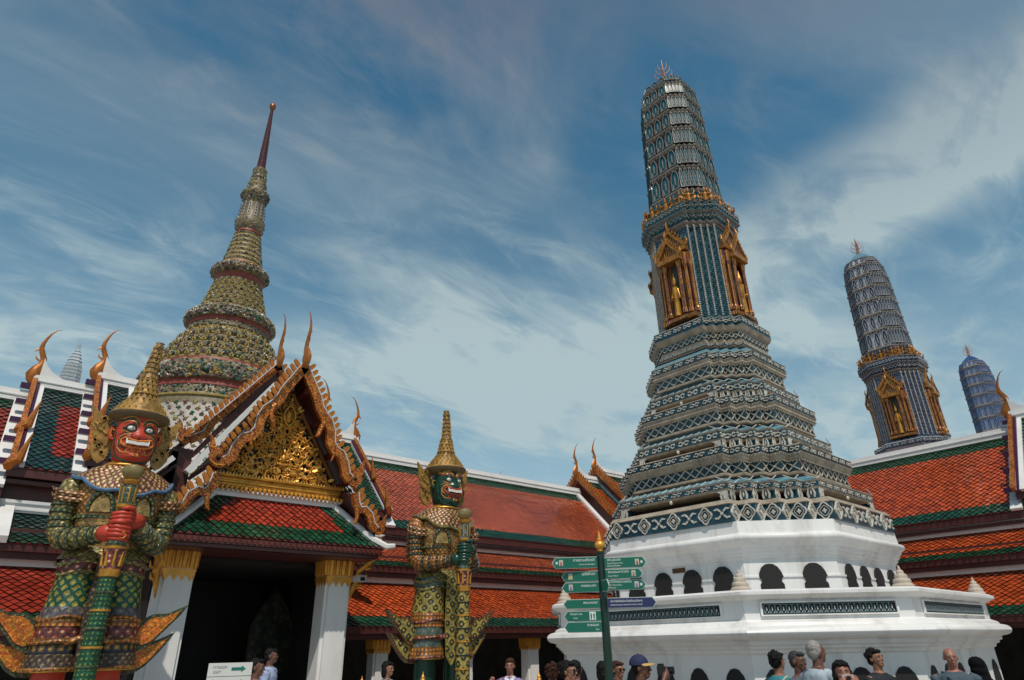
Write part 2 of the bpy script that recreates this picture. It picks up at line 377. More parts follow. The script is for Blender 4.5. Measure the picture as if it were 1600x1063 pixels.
def niche_mesh(wall, panel, outline, name='niche'):
    m = MB()
    arch = [(-.42, 0), (.42, 0), (.44, .5), (.38, .74), (.22, .92), (0, 1), (-.22, .92), (-.38, .74), (-.44, .5)]
    inn = [(x*.84, .035+y*.92) for x, y in arch]
    o = V(0, 0, 0); u = V(1, 0, 0); v = V(0, 0, 1); n = V(0, -1, 0)
    k = len(arch)
    vs = [(x, 0, y) for x, y in arch]+[(x, -.10, y) for x, y in arch]+[(x, -.10, y) for x, y in inn]+[(x, -.03, y) for x, y in inn]
    fs = []; ms = []
    for i in range(k):
        j = (i+1) % k
        fs += [(i, j, k+j, k+i), (k+i, k+j, 2*k+j, 2*k+i), (2*k+i, 2*k+j, 3*k+j, 3*k+i)]; ms += [1, 0, 1]
    fs.append(tuple(range(3*k, 4*k))); ms.append(1)
    m.add(vs, fs, ms)
    m.plate([(-.06, .30), (0, .20), (.06, .30), (.03, .42), (.07, .50), (.03, .58), (0, .72), (-.03, .58), (-.07, .50), (-.03, .42)], V(0, -.03, 0), u, v, n, .05, 0, back=False)
    for s in (1, -1): m.plate([(s*.06, .20), (s*.12, .18), (s*.28, .06), (s*.33, .08), (s*.31, .36), (s*.27, .34), (s*.26, .14)], V(0, -.03, 0), u, v, n, .04, 0, back=False)
    me = bpy.data.meshes.new(name); me.from_pydata(m.v, [], m.f)
    me.materials.append(outline); me.materials.append(panel); me.polygons.foreach_set('material_index', m.m); me.update()
    return me
def garuda_mesh():
    m = MB()
    m.tube([(0, -.02, 0), (0, -.05, .18), (0, -.05, .36), (0, -.06, .5)], [.11, .09, .11, .05], 7)
    m.ball((0, -.08, .60), (.075, .08, .09), 8, 5)
    m.lathe([(.07, .66), (.03, .74), (.008, .86)], 6, 0, (0, -.08))
    for s in (1, -1):
        m.tube([(s*.08, -.05, .44), (s*.26, -.08, .40), (s*.33, -.08, .60), (s*.28, -.08, .72)], [.05, .045, .035, .02], 6)
        m.tube([(s*.05, -.04, .10), (s*.24, -.12, .12), (s*.28, -.08, -.06), (s*.36, -.10, -.10)], [.07, .055, .04, .03], 6)
        m.plate([(0, 0), (s*.22, .04), (s*.36, -.10), (s*.30, -.24), (s*.12, -.16)], V(s*.05, .0, .42), V(1, 0, 0), V(0, 0, 1), V(0, -1, 0), .03, 0)
    me = bpy.data.meshes.new('garuda_figure'); me.from_pydata(m.v, [], m.f); me.materials.append(GOLDS); me.update(); return me
GARUDA = garuda_mesh()
SHCOL = cells('gold_purple_mosaic', [(0, (.55, .26, .045)), (.34, (.40, .15, .03)), (.52, (.14, .045, .06))], (24, 24), 45, .3, .4, .5, coord='Object')
mat_open = mat('shrine_interior', (.06, .07, .055), .7, var=.3)
def shrine_parts(parent, rz, wid, z0, z1, a):
    """gilded niche with paired columns, two-tier gable and a standing figure"""
    H = z1-z0
    fr = thing_part('shrine', parent, rz)
    def P(mb, nm, m, smooth=False, kind=None): return mb.build(nm, m, fr, smooth=smooth, kind=kind)
    y0 = -a
    b = MB(); b.box(-.5*wid, .5*wid, y0-.05, y0+.1, z0, z0+.62*H); P(b, 'niche_back', SHCOL)
    b = MB(); b.box(-.5*wid, .5*wid, y0-.20, y0-.05, z0-.02, z0+.03*H); b.box(-.30*wid, .30*wid, y0-.27, y0-.20, z0-.02, z0+.022*H); P(b, 'base', SHCOL)
    b = MB(); b.box(-.13*wid, .13*wid, y0-.052-.006, y0-.05, z0+.05*H, z0+.60*H); P(b, 'dark_opening', mat_open)
    for s in (1, -1):
        for k, (x, yy) in enumerate(((.22, .20), (.36, .13), (.47, .06))):
            c = MB(); zt = z0+(.60 if k == 0 else .66)*H
            rr = .048*wid
            c.lathe([(rr*1.5, z0+.05*H), (rr*1.5, z0+.08*H), (rr, z0+.10*H), (rr*.92, z0+.50*H), (rr*1.5, z0+.56*H), (rr*1.6, zt)], 6, 0, (s*x*wid, y0-yy))
            P(c, 'column', SHCOL)
    def gable(zb, hw, hh, yy, nm):
        q = MB()
        q.plate([(-hw*.86, 0), (hw*.86, 0), (0, hh*.9)], V(0, y0-yy+.04, zb), V(1, 0, 0), V(0, 0, 1), V(0, -1, 0), .02, 1)
        for s in (1, -1):
            pts = [(0, hh), (s*.45*hw, hh*.52), (s*.7*hw, hh*.36), (s*hw, .05*hh), (s*1.12*hw, .16*hh), (s*1.05*hw, -.08*hh), (s*.9*hw, -.04*hh), (s*.6*hw, .24*hh), (s*.4*hw, .40*hh), (0, hh*.80)]
            q.plate(pts, V(0, y0-yy, zb), V(1, 0, 0), V(0, 0, 1), V(0, -1, 0), .05, 0)
            for i in range(6):
                t = (i+.5)/6; x = s*hw*t; zc_ = hh*(1-t)*.95+.02
                q.plate([(x-.03*wid, zc_), (x+.03*wid, zc_), (x+s*.035*wid, zc_+.10*wid)], V(0, y0-yy, zb), V(1, 0, 0), V(0, 0, 1), V(0, -1, 0), .04, 0)
            q.tube([(s*1.08*hw, y0-yy-.02, zb), (s*1.16*hw, y0-yy-.03, zb+.1*hh), (s*1.1*hw, y0-yy-.03, zb+.34*hh)], [.03, .025, .004], 5)
        q.tube([(0, y0-yy-.02, zb+hh*.95), (0, y0-yy-.06, zb+hh*1.2), (0, y0-yy-.02, zb+hh*1.5)], [.035, .025, .004], 5)
        q.box(-hw, hw, y0-yy-.05, y0+.0, zb-.05*H, zb)
        P(q, nm, [GOLDS, SHCOL])
    gable(z0+.64*H, .34*wid, .20*H, .26, 'gable'); gable(z0+.74*H, .46*wid, .24*H, .12, 'gable')
    q = MB(); q.tube([(0, y0-.16, z0+.05*H), (0, y0-.16, z0+.22*H), (0, y0-.17, z0+.34*H)], [.09*wid, .07*wid, .08*wid], 8)
    q.ball((0, y0-.17, z0+.39*H), (.05*wid, .05*wid, .035*H), 8, 5); q.lathe([(.05*wid, z0+.41*H), (.02*wid, z0+.45*H), (.004, z0+.50*H)], 6, 0, (0, y0-.17))
    for s in (1, -1): q.tube([(s*.07*wid, y0-.16, z0+.32*H), (s*.13*wid, y0-.18, z0+.22*H), (s*.06*wid, y0-.24, z0+.24*H)], [.03*wid, .028*wid, .02*wid], 6)
    P(q, 'figure', GOLD, True)
def thing_part(name, parent, rz=0):
    o = bpy.data.objects.new(name, None); col.objects.link(o); o.parent = parent; o.rotation_euler = (0, 0, rz); o.empty_display_size = .1
    return o
def finial(parent, z, m1, s=1.0):
    q = MB(); q.tube([(0, 0, z-.1), (0, 0, z+.25*s), (0, 0, z+.5*s), (0, 0, z+.85*s)], [.07*s, .04*s, .028*s, .008], 6)
    q.ball((0, 0, z+.05*s), .08*s, 8, 5); q.ball((0, 0, z+.34*s), .045*s, 8, 5)
    for lv, rr in ((.08, .24), (.26, .19), (.42, .12)):
        for k in range(4):
            a = k*math.pi/2+.5
            c, d = math.cos(a), math.sin(a)
            q.tube([(0, 0, z+lv*s), (c*rr*.6*s, d*rr*.6*s, z+(lv+.02)*s), (c*rr*s, d*rr*s, z+(lv+.12)*s), (c*rr*1.05*s, d*rr*1.05*s, z+(lv+.28)*s)], [.018*s, .018*s, .015*s, .006], 5)
    return q.build('finial', m1, parent)
def prang_top(root, pal, detail=True):
    """shaft with shrines, figures and the ribbed corncob body, above z=8.2"""
    wall, panel, outl, strip = pal
    m = MB(); prof = [(8.2, 1.02, 0), (8.32, 1.0, 0), (8.34, .94, 1), (10.85, .92, 1), (10.9, .99, 2), (10.97, .97, 2), (11.0, 1.0, 3), (11.14, 1.04, 3), (11.17, 1.09, 2), (11.22, 1.08, 0), (11.42, 1.09, 0), (11.46, 1.0, 2), (11.46, .84, 2), (11.95, .86, 0)]
    m.loft([redent(a, z=z) for z, a, k in prof], [k for z, a, k in prof][1:], cap1=True)
    m.build('shaft', [panel, DIAPER if pal is PAL1 else DIAPER2, OLDT, panel], root)
    if True:
        o_ = MB(); cm = curl_motif(o_); lm = lattice_motif(o_)
        place_row(redent(1.09, z=0), 11.32, .15, .22, cm); place_row(redent(1.025, z=0), 11.07, .13, .13, lm); place_row(redent(1.01, z=0), 8.26, .1, .2, cm)
        place_row(redent(1.095), 11.19, .03, .06, bead_motif(o_, .018)); place_row(redent(1.10), 11.44, .03, .07, bead_motif(o_, .02))
        place_row(redent(.955), 10.8, .03, .07, bead_motif(o_, .02))
        o_.build('ceramic_relief', outl, root, kind='stuff')
    # beaded ribs on every projecting corner
    ribm = MB(); nb = 44
    for i in range(nb):
        z = 8.36+i*(10.84-8.36)/nb; r = .032; h = .03
        ribm.add([(r, 0, z+h), (0, r, z+h), (-r, 0, z+h), (0, -r, z+h), (0, 0, z), (0, 0, z+2*h-.002)], [(0, 1, 5), (1, 2, 5), (2, 3, 5), (3, 0, 5), (1, 0, 4), (2, 1, 4), (3, 2, 4), (0, 3, 4)])
    rm = bpy.data.meshes.new('beaded_rib'); rm.from_pydata(ribm.v, [], ribm.f); rm.materials.append(CREAM)
    s_ = .12
    for q in range(4):
        c, d = [(1, 0), (0, 1), (-1, 0), (0, -1)][q]
        for k in range(5):
            x, y = (1-k*s_)*.93, (.52+k*s_)*.93
            mkobj('beaded_rib', rm, root, (x*c-y*d, x*d+y*c, 0))
    for q in range(4): shrine_parts(root, q*math.pi/2, .90, 8.38, 10.95, .90)
    for q in range(4):
        for x in (-.42, 0, .42): 
            a = q*math.pi/2; mkobj('garuda_figure', GARUDA, root, (x*math.cos(a)+.92*math.sin(a), x*math.sin(a)-.92*math.cos(a), 11.47), (0, 0, a)).scale = (.52, .52, .52)
        a = q*math.pi/2+math.pi/4
        for x in (-.2, .2): mkobj('garuda_figure', GARUDA, root, (x*math.cos(a)+1.08*math.sin(a), x*math.sin(a)-1.08*math.cos(a), 11.47), (0, 0, a)).scale = (.47, .47, .47)
    # corncob
    zs = [11.95, 12.72, 13.42, 14.07, 14.68, 15.26, 15.80, 16.22]
    def A(z): return float(np.interp(z, [11.9, 12.7, 14, 15, 15.5, 15.9, 16.25, 16.5, 16.66], [.82, .79, .76, .735, .70, .645, .52, .33, .06]))
    prof = []; ms = []
    for i in range(7):
        z0, z1 = zs[i], zs[i+1]; a0, a1 = A(z0), A(z1)
        prof += [(z0, a0+.035), (z0+.05, a0+.045), (z0+.09, a0+.01), (z0+.12, a0-.02), (z1-.05, a1-.035), (z1-.02, a1+.0)]; ms += [2, 2, 2, 0, 2, 2]
    prof += [(16.25, .45), (16.34, .40), (16.45, .31), (16.58, .18), (16.68, .06)]; ms += [3, 3, 3, 3]
    m = MB(); m.loft([redent(a, z=z) for z, a in prof], ms, cap1=True)
    m.build('tower_body', [wall, panel, OLDT, strip], root)
    nm = niche_mesh(wall, panel, outl); nm2 = niche_mesh(wall, panel, SOOT if pal is PAL1 else outl)
    o_ = MB()
    for i in range(7):
        z0, z1 = zs[i], zs[i+1]; zb = z0+.12; h = (z1-z0)-.16; a = A((z0+z1)/2)
        place_row(redent(A(z0)+.045), z0+.02, .05, .085, bead_motif(o_, .026))
        place_row(redent(A(z0)+.02), z0-.035, .05, .11, bead_motif(o_, .03))
        tilt = -math.atan2(A(z0)-A(z1), z1-z0)
        for q in range(4):
            an = q*math.pi/2
            for x in (-.36, 0, .36):
                o = mkobj('niche', nm, root, (x*a*math.cos(an)+(A(zb)-.01)*math.sin(an), x*a*math.sin(an)-(A(zb)-.01)*math.cos(an), zb), (tilt, 0, an)); o.scale = ((.33 if pal is PAL1 else .26)*a, .35, h)
            an += math.pi/4; rr = 1.06*A(zb)
            for j, x in enumerate((-.28, -.14, 0, .14, .28)):
                bow = .03*a*(1-(x/.28)**2)
                o = mkobj('niche', nm2 if abs(x) < .2 else nm, root, (x*a*math.cos(an)+(rr+bow)*math.sin(an), x*a*math.sin(an)-(rr+bow)*math.cos(an), zb), (tilt, 0, an)); o.scale = (.15*a, .35, h)
    o_.build('bead_course', outl, root, kind='stuff')
    finial(root, 16.66, mat_get('finial_metal'))
_mc = {}
def mat_get(n):
    if n not in _mc: _mc[n] = mat(n, (.42, .24, .17), .5, metal=.2)
    return _mc[n]
DIAPER = cells('blue_diaper_tile', [(0, (.12, .20, .22)), (.10, (.010, .055, .08)), (.53, (.07, .15, .17))], (8.5, 8.5), 45, .25, .0, .3)
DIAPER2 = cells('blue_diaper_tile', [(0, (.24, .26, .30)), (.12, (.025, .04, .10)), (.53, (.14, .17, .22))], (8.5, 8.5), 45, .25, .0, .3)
DIR = mat('maroon_and_blue_wall', (.10, .035, .035), .5, var=.4, vscale=5)
NAVY = mat('navy_glaze', (.025, .04, .065), .3, var=.3, vscale=4)
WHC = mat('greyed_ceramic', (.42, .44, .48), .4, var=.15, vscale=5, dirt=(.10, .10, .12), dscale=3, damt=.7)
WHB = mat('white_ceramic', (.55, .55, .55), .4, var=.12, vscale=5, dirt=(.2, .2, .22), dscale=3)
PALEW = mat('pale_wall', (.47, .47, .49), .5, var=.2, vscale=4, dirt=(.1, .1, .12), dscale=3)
OUTL = mat('shaded_cream_ceramic', (.29, .27, .235), .4, var=.25, vscale=9, island=.2, dirt=(.07, .06, .05), dscale=4, damt=.75)  # cream darkened so its colour carries the shade of the tower top
TEALD = mat('deep_teal_glaze', (.012, .085, .108), .22, var=.3, vscale=5)
PAL1 = (DIR, TEALD, OUTL, TAN)
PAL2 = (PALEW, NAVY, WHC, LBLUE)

def main_prang():
    root = thing('prang', 'tall blue and cream tiled tower with golden niches on a white octagonal terrace', 'temple tower', (12.38, 7.56, 0), R(2.5))
    # white terrace
    m = MB()
    tp = [(0, 3.52), (.25, 3.52), (.30, 3.45), (1.60, 3.45), (1.62, 3.49), (1.66, 3.50), (1.68, 3.55), (1.71, 3.55), (1.73, 3.60), (1.78, 3.60), (1.79, 3.63), (1.80, 3.68), (1.815, 3.72), (1.84, 3.75), (1.88, 3.765), (1.92, 3.75), (1.945, 3.72), (1.96, 3.68), (1.97, 3.63), (2.01, 3.61), (2.03, 3.56), (2.05, 3.52), (2.31, 3.52), (2.33, 3.57), (2.35, 3.60), (2.38, 3.66), (2.42, 3.66), (2.45, 3.60), (2.455, 3.22), (2.0, 3.22)]
    m.loft([octa(a, .52, z) for z, a in tp], 0)
    m.build('terrace_wall', MARBLE, root, smooth=True)
    m = MB(); m.loft([octa(3.3, .52, 1.9), octa(3.3, .52, 2.0)], 0, cap0=True, cap1=True); m.build('terrace_floor', MARBLE, root)
    # low arched openings near the ground, their inner shade painted as black plates
    rg = octa(3.455, .52)
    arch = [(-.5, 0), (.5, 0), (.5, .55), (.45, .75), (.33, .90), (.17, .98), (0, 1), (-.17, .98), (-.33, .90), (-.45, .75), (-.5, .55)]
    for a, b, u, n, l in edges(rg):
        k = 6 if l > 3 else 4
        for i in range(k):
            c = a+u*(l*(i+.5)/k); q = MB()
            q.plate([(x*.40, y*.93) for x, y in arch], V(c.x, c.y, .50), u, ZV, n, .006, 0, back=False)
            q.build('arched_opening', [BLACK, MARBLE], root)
    # glazed grilles in the parapet
    gm = MB(); wq = .08; hq = .125
    gm.plate([(-.5*wq, -.5*hq), (.5*wq, -.5*hq), (.5*wq, -.42*hq), (-.5*wq, -.42*hq)], V(0, 0, 0), V(1, 0, 0), ZV, V(0, -1, 0), .03, 0)
    gm.plate([(-.5*wq, .5*hq), (-.5*wq, .42*hq), (.5*wq, .42*hq), (.5*wq, .5*hq)], V(0, 0, 0), V(1, 0, 0), ZV, V(0, -1, 0), .03, 0)
    gm.plate([(-.18*wq, -.42*hq), (.18*wq, -.42*hq), (.10*wq, 0), (.18*wq, .42*hq), (-.18*wq, .42*hq), (-.10*wq, 0)], V(-.5*wq, 0, 0), V(1, 0, 0), ZV, V(0, -1, 0), .028, 0)
    gm.plate([(-.10*wq, -.1*hq), (0, -.25*hq), (.10*wq, -.1*hq), (.10*wq, .1*hq), (0, .25*hq), (-.10*wq, .1*hq)], V(0, 0, 0), V(1, 0, 0), ZV, V(0, -1, 0), .026, 1)
    for s in (1, -1): gm.plate([(0, -.42*hq), (s*.2*wq, -.42*hq), (s*.1*wq, -.2*hq)], V(s*.18*wq, 0, 0), V(1, 0, 0), ZV, V(0, -1, 0), .02, 1)
    gme = bpy.data.meshes.new('grille_tile'); gme.from_pydata(gm.v, [], gm.f); gme.materials.append(mat('grey_green_glaze', (.07, .13, .14), .35, var=.3, vscale=8)); gme.materials.append(WHB); gme.polygons.foreach_set('material_index', gm.m)
    for a, b, u, n, l in edges(octa(3.525, .52)):
        k = int(l*.80/wq); mid_ = (a+b)/2
        q = MB(); hw = k*wq*.5+.02
        q.plate([(-hw, -.075), (hw, -.075), (hw, .075), (-hw, .075)], V(mid_.x, mid_.y, 2.19)-n*.004, u, ZV, n, .008, 0, back=False); q.build('grille_shade', BLACK, root)  # flush black plate: the depth behind the grille is painted shade
        q = MB()
        for x0, x1, z0, z1 in ((-hw-.03, hw+.03, .075, .095), (-hw-.03, hw+.03, -.095, -.075), (-hw-.03, -hw, -.075, .075), (hw, hw+.03, -.075, .075)):
            q.plate([(x0, z0), (x1, z0), (x1, z1), (x0, z1)], V(mid_.x, mid_.y, 2.19), u, ZV, n, .03, 0, back=False)
        q.build('grille_frame', MARBLE, root)
        if n.x+n.y > .5: continue                       # faces turned away: their grilles cannot be seen
        for i in range(k):
            c = mid_+u*(wq*(i-(k-1)/2)); mkobj('grille_tile', gme, root, (c.x, c.y, 2.19), (0, 0, math.atan2(u.y, u.x)))
    # stupa-shaped ornaments on the parapet corners
    for p in octa(3.44, .52, 2.45):
        q = MB(); q.lathe([(.19, 0), (.20, .02), (.18, .05), (.155, .07), (.165, .10), (.15, .14), (.115, .16), (.12, .19), (.10, .23), (.065, .245), (.07, .27), (.055, .30), (.025, .315), (.03, .335), (.02, .36), (.004, .40)], 16)
        q.build('parapet_ornament', mat_orn, root, smooth=True, loc=p).scale = (.74, .74, .76)
    # octagonal wall above
    m = MB(); wp = [(1.98, 2.42), (2.40, 2.42), (2.42, 2.40), (2.70, 2.39), (2.71, 2.41), (2.735, 2.41), (2.74, 2.385), (3.00, 2.38), (3.01, 2.40), (3.05, 2.405), (3.06, 2.43), (3.11, 2.44), (3.12, 2.465), (3.18, 2.48), (3.20, 2.51), (3.25, 2.53), (3.27, 2.56), (3.30, 2.585), (3.34, 2.59), (3.37, 2.575), (3.39, 2.54), (3.40, 2.51), (3.60, 2.49), (3.605, 2.3)]
    m.loft([octa(a, .55, z) for z, a in wp], 0, cap1=True); m.build('octagonal_wall', MARBLE, root, smooth=True)
    key = [(-.5, 0), (.5, 0), (.5, .50), (.42, .56), (.42, .62), (.52, .68), (.46, .80), (.34, .92), (.16, .99), (0, 1), (-.16, .99), (-.34, .92), (-.46, .80), (-.52, .68), (-.42, .62), (-.42, .56), (-.5, .50)]
    for a, b, u, n, l in edges(octa(2.405, .55)):
        big = l > 2.3
        k = 4 if big else 2
        for i in range(k):
            c = a+u*(l*(i+.5)/k*.92+l*.04); q = MB()
            q.plate([(x*.38, y*.64) for x, y in key], V(c.x, c.y, 2.28)-n*.02, u, ZV, n, .028, 0, back=False)
            q.build('keyhole_window', BLACK, root)  # flat black plate, the shade inside the window put into its colour
    q = MB(); rg = list(edges(octa(2.38, .55)));
    for a, b, u, n, l in rg:
        if n.x < -.95:
            c = (a+b)/2+u*(.05); q.plate([(-.13, -.04), (.13, -.04), (.13, .04), (-.13, .04)], V(c.x, c.y, 2.93), u, ZV, n, .02, 0)
    q.build('plaque', mat('bronze_plaque', (.12, .06, .02), .5, metal=.4), root)
    # tiled tiers
    prof = [(3.60, 2.50, BLUE), (3.61, 2.53, BLUE), (3.90, 2.50, BLUE), (3.91, 2.53, TAN), (3.99, 2.46, TAN), (4.0, 2.10, TAN)]
    def tier(z0, z1, z2, a, rec, tan_a):
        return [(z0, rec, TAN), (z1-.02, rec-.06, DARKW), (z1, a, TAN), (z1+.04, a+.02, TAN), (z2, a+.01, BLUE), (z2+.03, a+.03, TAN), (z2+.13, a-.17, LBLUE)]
    def cornice(z0, z1, lo, hi):
        h = z1-z0
        return [(z0, lo-.03, TAN), (z0+.14*h, lo-.03, BLUE), (z0+.16*h, lo+.03, TAN), (z0+.22*h, lo+.03, TAN), (z0+.25*h, lo-.0, TAN), (z0+.55*h, lo+.02, BLUE), (z0+.56*h, lo+.06, TAN), (z0+.62*h, lo+.09, TAN), (z0+.70*h, hi-.02, TAN), (z0+.76*h, hi+.01, TAN), (z0+.78*h, hi-.01, TAN), (z1-.01, hi, BLUE), (z1, hi+.01, TAN), (z1+.02, hi-.02, TAN)]
    T = [(4.0, 4.17, 4.30, 2.30, 2.05), (5.05, 5.22, 5.40, 1.84, 1.66), (6.18, 6.33, 6.52, 1.48, 1.34)]
    Cc = [(4.42, 5.03, 1.99, 2.12), (5.53, 6.16, 1.62, 1.72), (6.66, 7.28, 1.28, 1.38)]
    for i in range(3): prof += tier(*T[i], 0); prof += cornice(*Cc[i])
    prof += [(7.30, 1.36, TAN), (7.42, 1.22, LBLUE), (7.44, 1.14, TAN), (7.50, 1.13, BLUE), (7.52, 1.17, TAN), (7.60, 1.16, BLUE), (7.62, 1.12, TAN), (7.70, 1.12, TAN), (7.86, 1.15, BLUE), (7.90, 1.20, TAN), (7.99, 1.24, TAN), (8.02, 1.23, BLUE), (8.18, 1.23, BLUE), (8.20, 1.22, TAN), (8.24, .98, LBLUE)]
    mats_ = [BLUE, TAN, DARKW, LBLUE]
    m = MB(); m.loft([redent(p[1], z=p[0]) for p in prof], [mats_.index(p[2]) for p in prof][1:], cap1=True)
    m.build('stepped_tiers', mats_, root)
    # ornament on the bands
    lat = MB(); cur = MB(); bd = MB(); sp_ = MB()
    def latband(z, h, a, pitch=None): place_row(redent(a), z, h, pitch or h*1.15, lattice_motif(lat))
    def curband(z, h, a, pitch): place_row(redent(a), z, h, pitch, curl_motif(cur))
    for (z0, z1, lo, hi) in Cc:
        h = z1-z0
        latband(z0+.40*h, .29*h, lo+.012); curband(z0+.885*h, .20*h, hi, .30)
        place_row(redent(hi-.01), z0+.73*h, .02, .10, bead_motif(bd, .014)); place_row(redent(lo+.07), z0+.54*h, .02, .07, bead_motif(bd, .012))
    for (z0, z1, z2, a, rec) in T:
        curband((z1+z2)/2+.02, (z2-z1)*.85, a+.015, .30)
        lg = MB(); place_row(redent(a), (z0+z1)/2+.035, (z1-z0)+.10, .2, drop_leg(lg), single=False) if False else None
        # legs: one on each redent, at face ends and at face centres
        f = drop_leg(lg); rr = redent(a)
        for A_, B_, u, n, l in edges(rr):
            hh = (z1-z0)+.09; zc_ = z0+hh/2
            if l < .6*a: f(V((A_.x+B_.x)/2, (A_.y+B_.y)/2, zc_)-n*.035, u, n, min(l*.66, .20), hh)
            else:
                for t, wd in ((.035, .10), (.965, .10)):
                    c = A_+u*(l*t); f(V(c.x, c.y, zc_)-n*.035, u, n, wd*a*.8, hh)
                c = A_+u*(l*.5); bd.ball((c.x, c.y, z1-.03), (.035, .035, .04), 6, 4)
                for s in (1, -1):    # curved shoulders of the long opening
                    c = A_+u*(l*(.5+s*.40)); cur.plate([(0, 0), (s*.10*a, 0), (s*.10*a, -(z1-z0)), (s*.065*a, -(z1-z0)*.8), (s*.05*a, -(z1-z0)*.3)], V(c.x, c.y, z1+.005)-n*.03, u, ZV, n, .04, 0)
        lg.build('redent_bracket', [CREAM, BLUE], root, kind='stuff')
        # ribs between the pale tiles of the sloping ledge
        for A_, B_, u, n, l in edges(redent(a+.02)):
            k = max(1, int(l/.17))
            for i in range(k+1):
                c = A_+u*(l*i/k)
                sp_.tube([V(c.x, c.y, z2+.035)+n*.0, V(c.x, c.y, z2+.135)-n*.19], .010, 4)
    curband(8.10, .13, 1.235, .24); latband(7.78, .13, 1.14); curband(7.56, .07, 1.168, .12)
    for A_, B_, u, n, l in edges(redent(2.53)):
        big = l > 1
        k = 8 if big else 1
        for i in range(k):
            c = A_+u*(l*(i+.5)/k); c = V(c.x, c.y, 3.755)
            if (i % 2 == 0) if big else True:
                q = MB(); s = .125 if big else min(.125, l*.42)
                ringpoly(q, c-n*.01, u, ZV, n, s, .135, .020, .03, 0, 16, .14); ringpoly(q, c-n*.01, u, ZV, n, s*.66, .085, .010, .024, 0, 12, .12)
                for t in range(4): q.plate(leafp(0, 0, t*math.pi/2, .045, .03), c-n*.01, u, ZV, n, .028, 0, back=False)
                q.build('medallion', [CREAM], root)
            else:
                for t in range(4): 
                    a4 = math.pi/4+t*math.pi/2; cur.plate(leafp(.03*math.cos(a4), .03*math.sin(a4), a4, .11, .032), c-n*.012, u, ZV, n, .022, 0, back=False)
                    cur.plate(leafp(.12*math.cos(a4), .10*math.sin(a4), (0 if math.cos(a4) > 0 else math.pi), .07, .03), c-n*.012, u, ZV, n, .022, 0, back=False)
                cur.plate(leafp(-.03, 0, 0, .06, .05), c-n*.012, u, ZV, n, .03, 0, back=False)
    lat.build('lattice_relief', mat('tan_ceramic_lattice', (.50, .46, .38), .4, var=.15, vscale=9, island=.2, dirt=(.10, .09, .07), dscale=4, damt=.6), root, kind='stuff'); cur.build('floral_relief', CREAM, root, kind='stuff'); bd.build('bead_course', CREAM, root, kind='stuff'); sp_.build('ledge_rib', CREAM, root, kind='stuff')
    prang_top(root, PAL1)
    return root
SOOT = mat('sooty_ceramic', (.13, .125, .115), .45, var=.3, vscale=9, dirt=(.03, .03, .03), dscale=4, damt=.8)
mat_orn = mat('ornament_stone', (.50, .42, .34), .7, var=.15, vscale=8, dirt=(.2, .15, .11), dscale=4)
main_prang()

def far_prang(loc, label, s=1.0, pal=None, cat='temple tower'):
    root = thing('prang', label, cat, loc, R(2.5), 'towers beyond the right gallery')
    m = MB()
    prof = [(0, 3.4, WHITE), (3.5, 2.5, WHITE), (4, 2.3, NAVY), (5, 2.0, PALEW), (6, 1.7, NAVY), (7.2, 1.36, PALEW), (7.42, 1.22, LBLUE), (7.50, 1.13, NAVY), (7.62, 1.12, PALEW), (7.86, 1.15, NAVY), (7.99, 1.24, PALEW), (8.02, 1.23, NAVY), (8.18, 1.23, NAVY), (8.20, 1.22, PALEW), (8.24, .98, LBLUE)]
    ml = [WHITE, NAVY, PALEW, LBLUE]
    m.loft([redent(p[1], z=p[0]) for p in prof], [ml.index(p[2]) for p in prof][1:], cap1=True); m.build('stepped_tiers', ml, root)
    q = MB(); place_row(redent(1.235), 8.10, .13, .24, curl_motif(q)); place_row(redent(1.14), 7.78, .13, .13, lattice_motif(q)); q.build('floral_relief', WHB, root, kind='stuff')
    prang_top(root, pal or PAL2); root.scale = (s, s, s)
    return root
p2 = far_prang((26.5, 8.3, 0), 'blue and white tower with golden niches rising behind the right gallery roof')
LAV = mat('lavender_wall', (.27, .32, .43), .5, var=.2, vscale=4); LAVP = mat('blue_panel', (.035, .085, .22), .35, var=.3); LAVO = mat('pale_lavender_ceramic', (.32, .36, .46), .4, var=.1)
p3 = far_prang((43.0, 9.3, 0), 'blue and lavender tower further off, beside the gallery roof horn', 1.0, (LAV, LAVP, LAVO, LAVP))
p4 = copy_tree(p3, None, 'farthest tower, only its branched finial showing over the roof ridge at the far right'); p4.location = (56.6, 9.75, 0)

# white tower far behind the left gallery
def white_prang():
    root = thing('prang', 'hazy white tower far behind the left gallery roofs', 'temple tower', (103, 6, 0))
    D = 88; a = R(50+36.85); root.location = (D*math.cos(a), D*math.sin(a), 0)
    GW = mat('hazed_white', (.42, .47, .50), .8, var=.08)  # distance haze painted in as a pale grey
    m = MB(); ps = []
    def A(z): return float(np.interp(z, [0, 20, 26, 28, 30, 32, 33.5, 34.5, 35.2], [3.5, 1.6, 1.25, 1.18, 1.08, .92, .68, .36, .06]))
    z = 0
    while z < 35: ps += [(z, A(z)+.05), (z+.07, A(z)+.06), (z+.09, A(z)-.01), (z+.42, A(z+.42)-.03)]; z += .44
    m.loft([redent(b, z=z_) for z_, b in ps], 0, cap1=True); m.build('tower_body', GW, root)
    o_ = MB(); z = 22
    while z < 33: place_row(redent(A(z)), z+.26, .26, .26, lambda c, u, n, w, h: o_.plate([(-.35*w, -.5*h), (.35*w, -.5*h), (.35*w, .2*h), (0, .5*h), (-.35*w, .2*h)], c, u, ZV, n, .04, 0, back=False)); z += .44
    o_.build('niche_course', GW, root, kind='stuff')
    finial(root, 35.0, GW, 1.5)
white_prang()

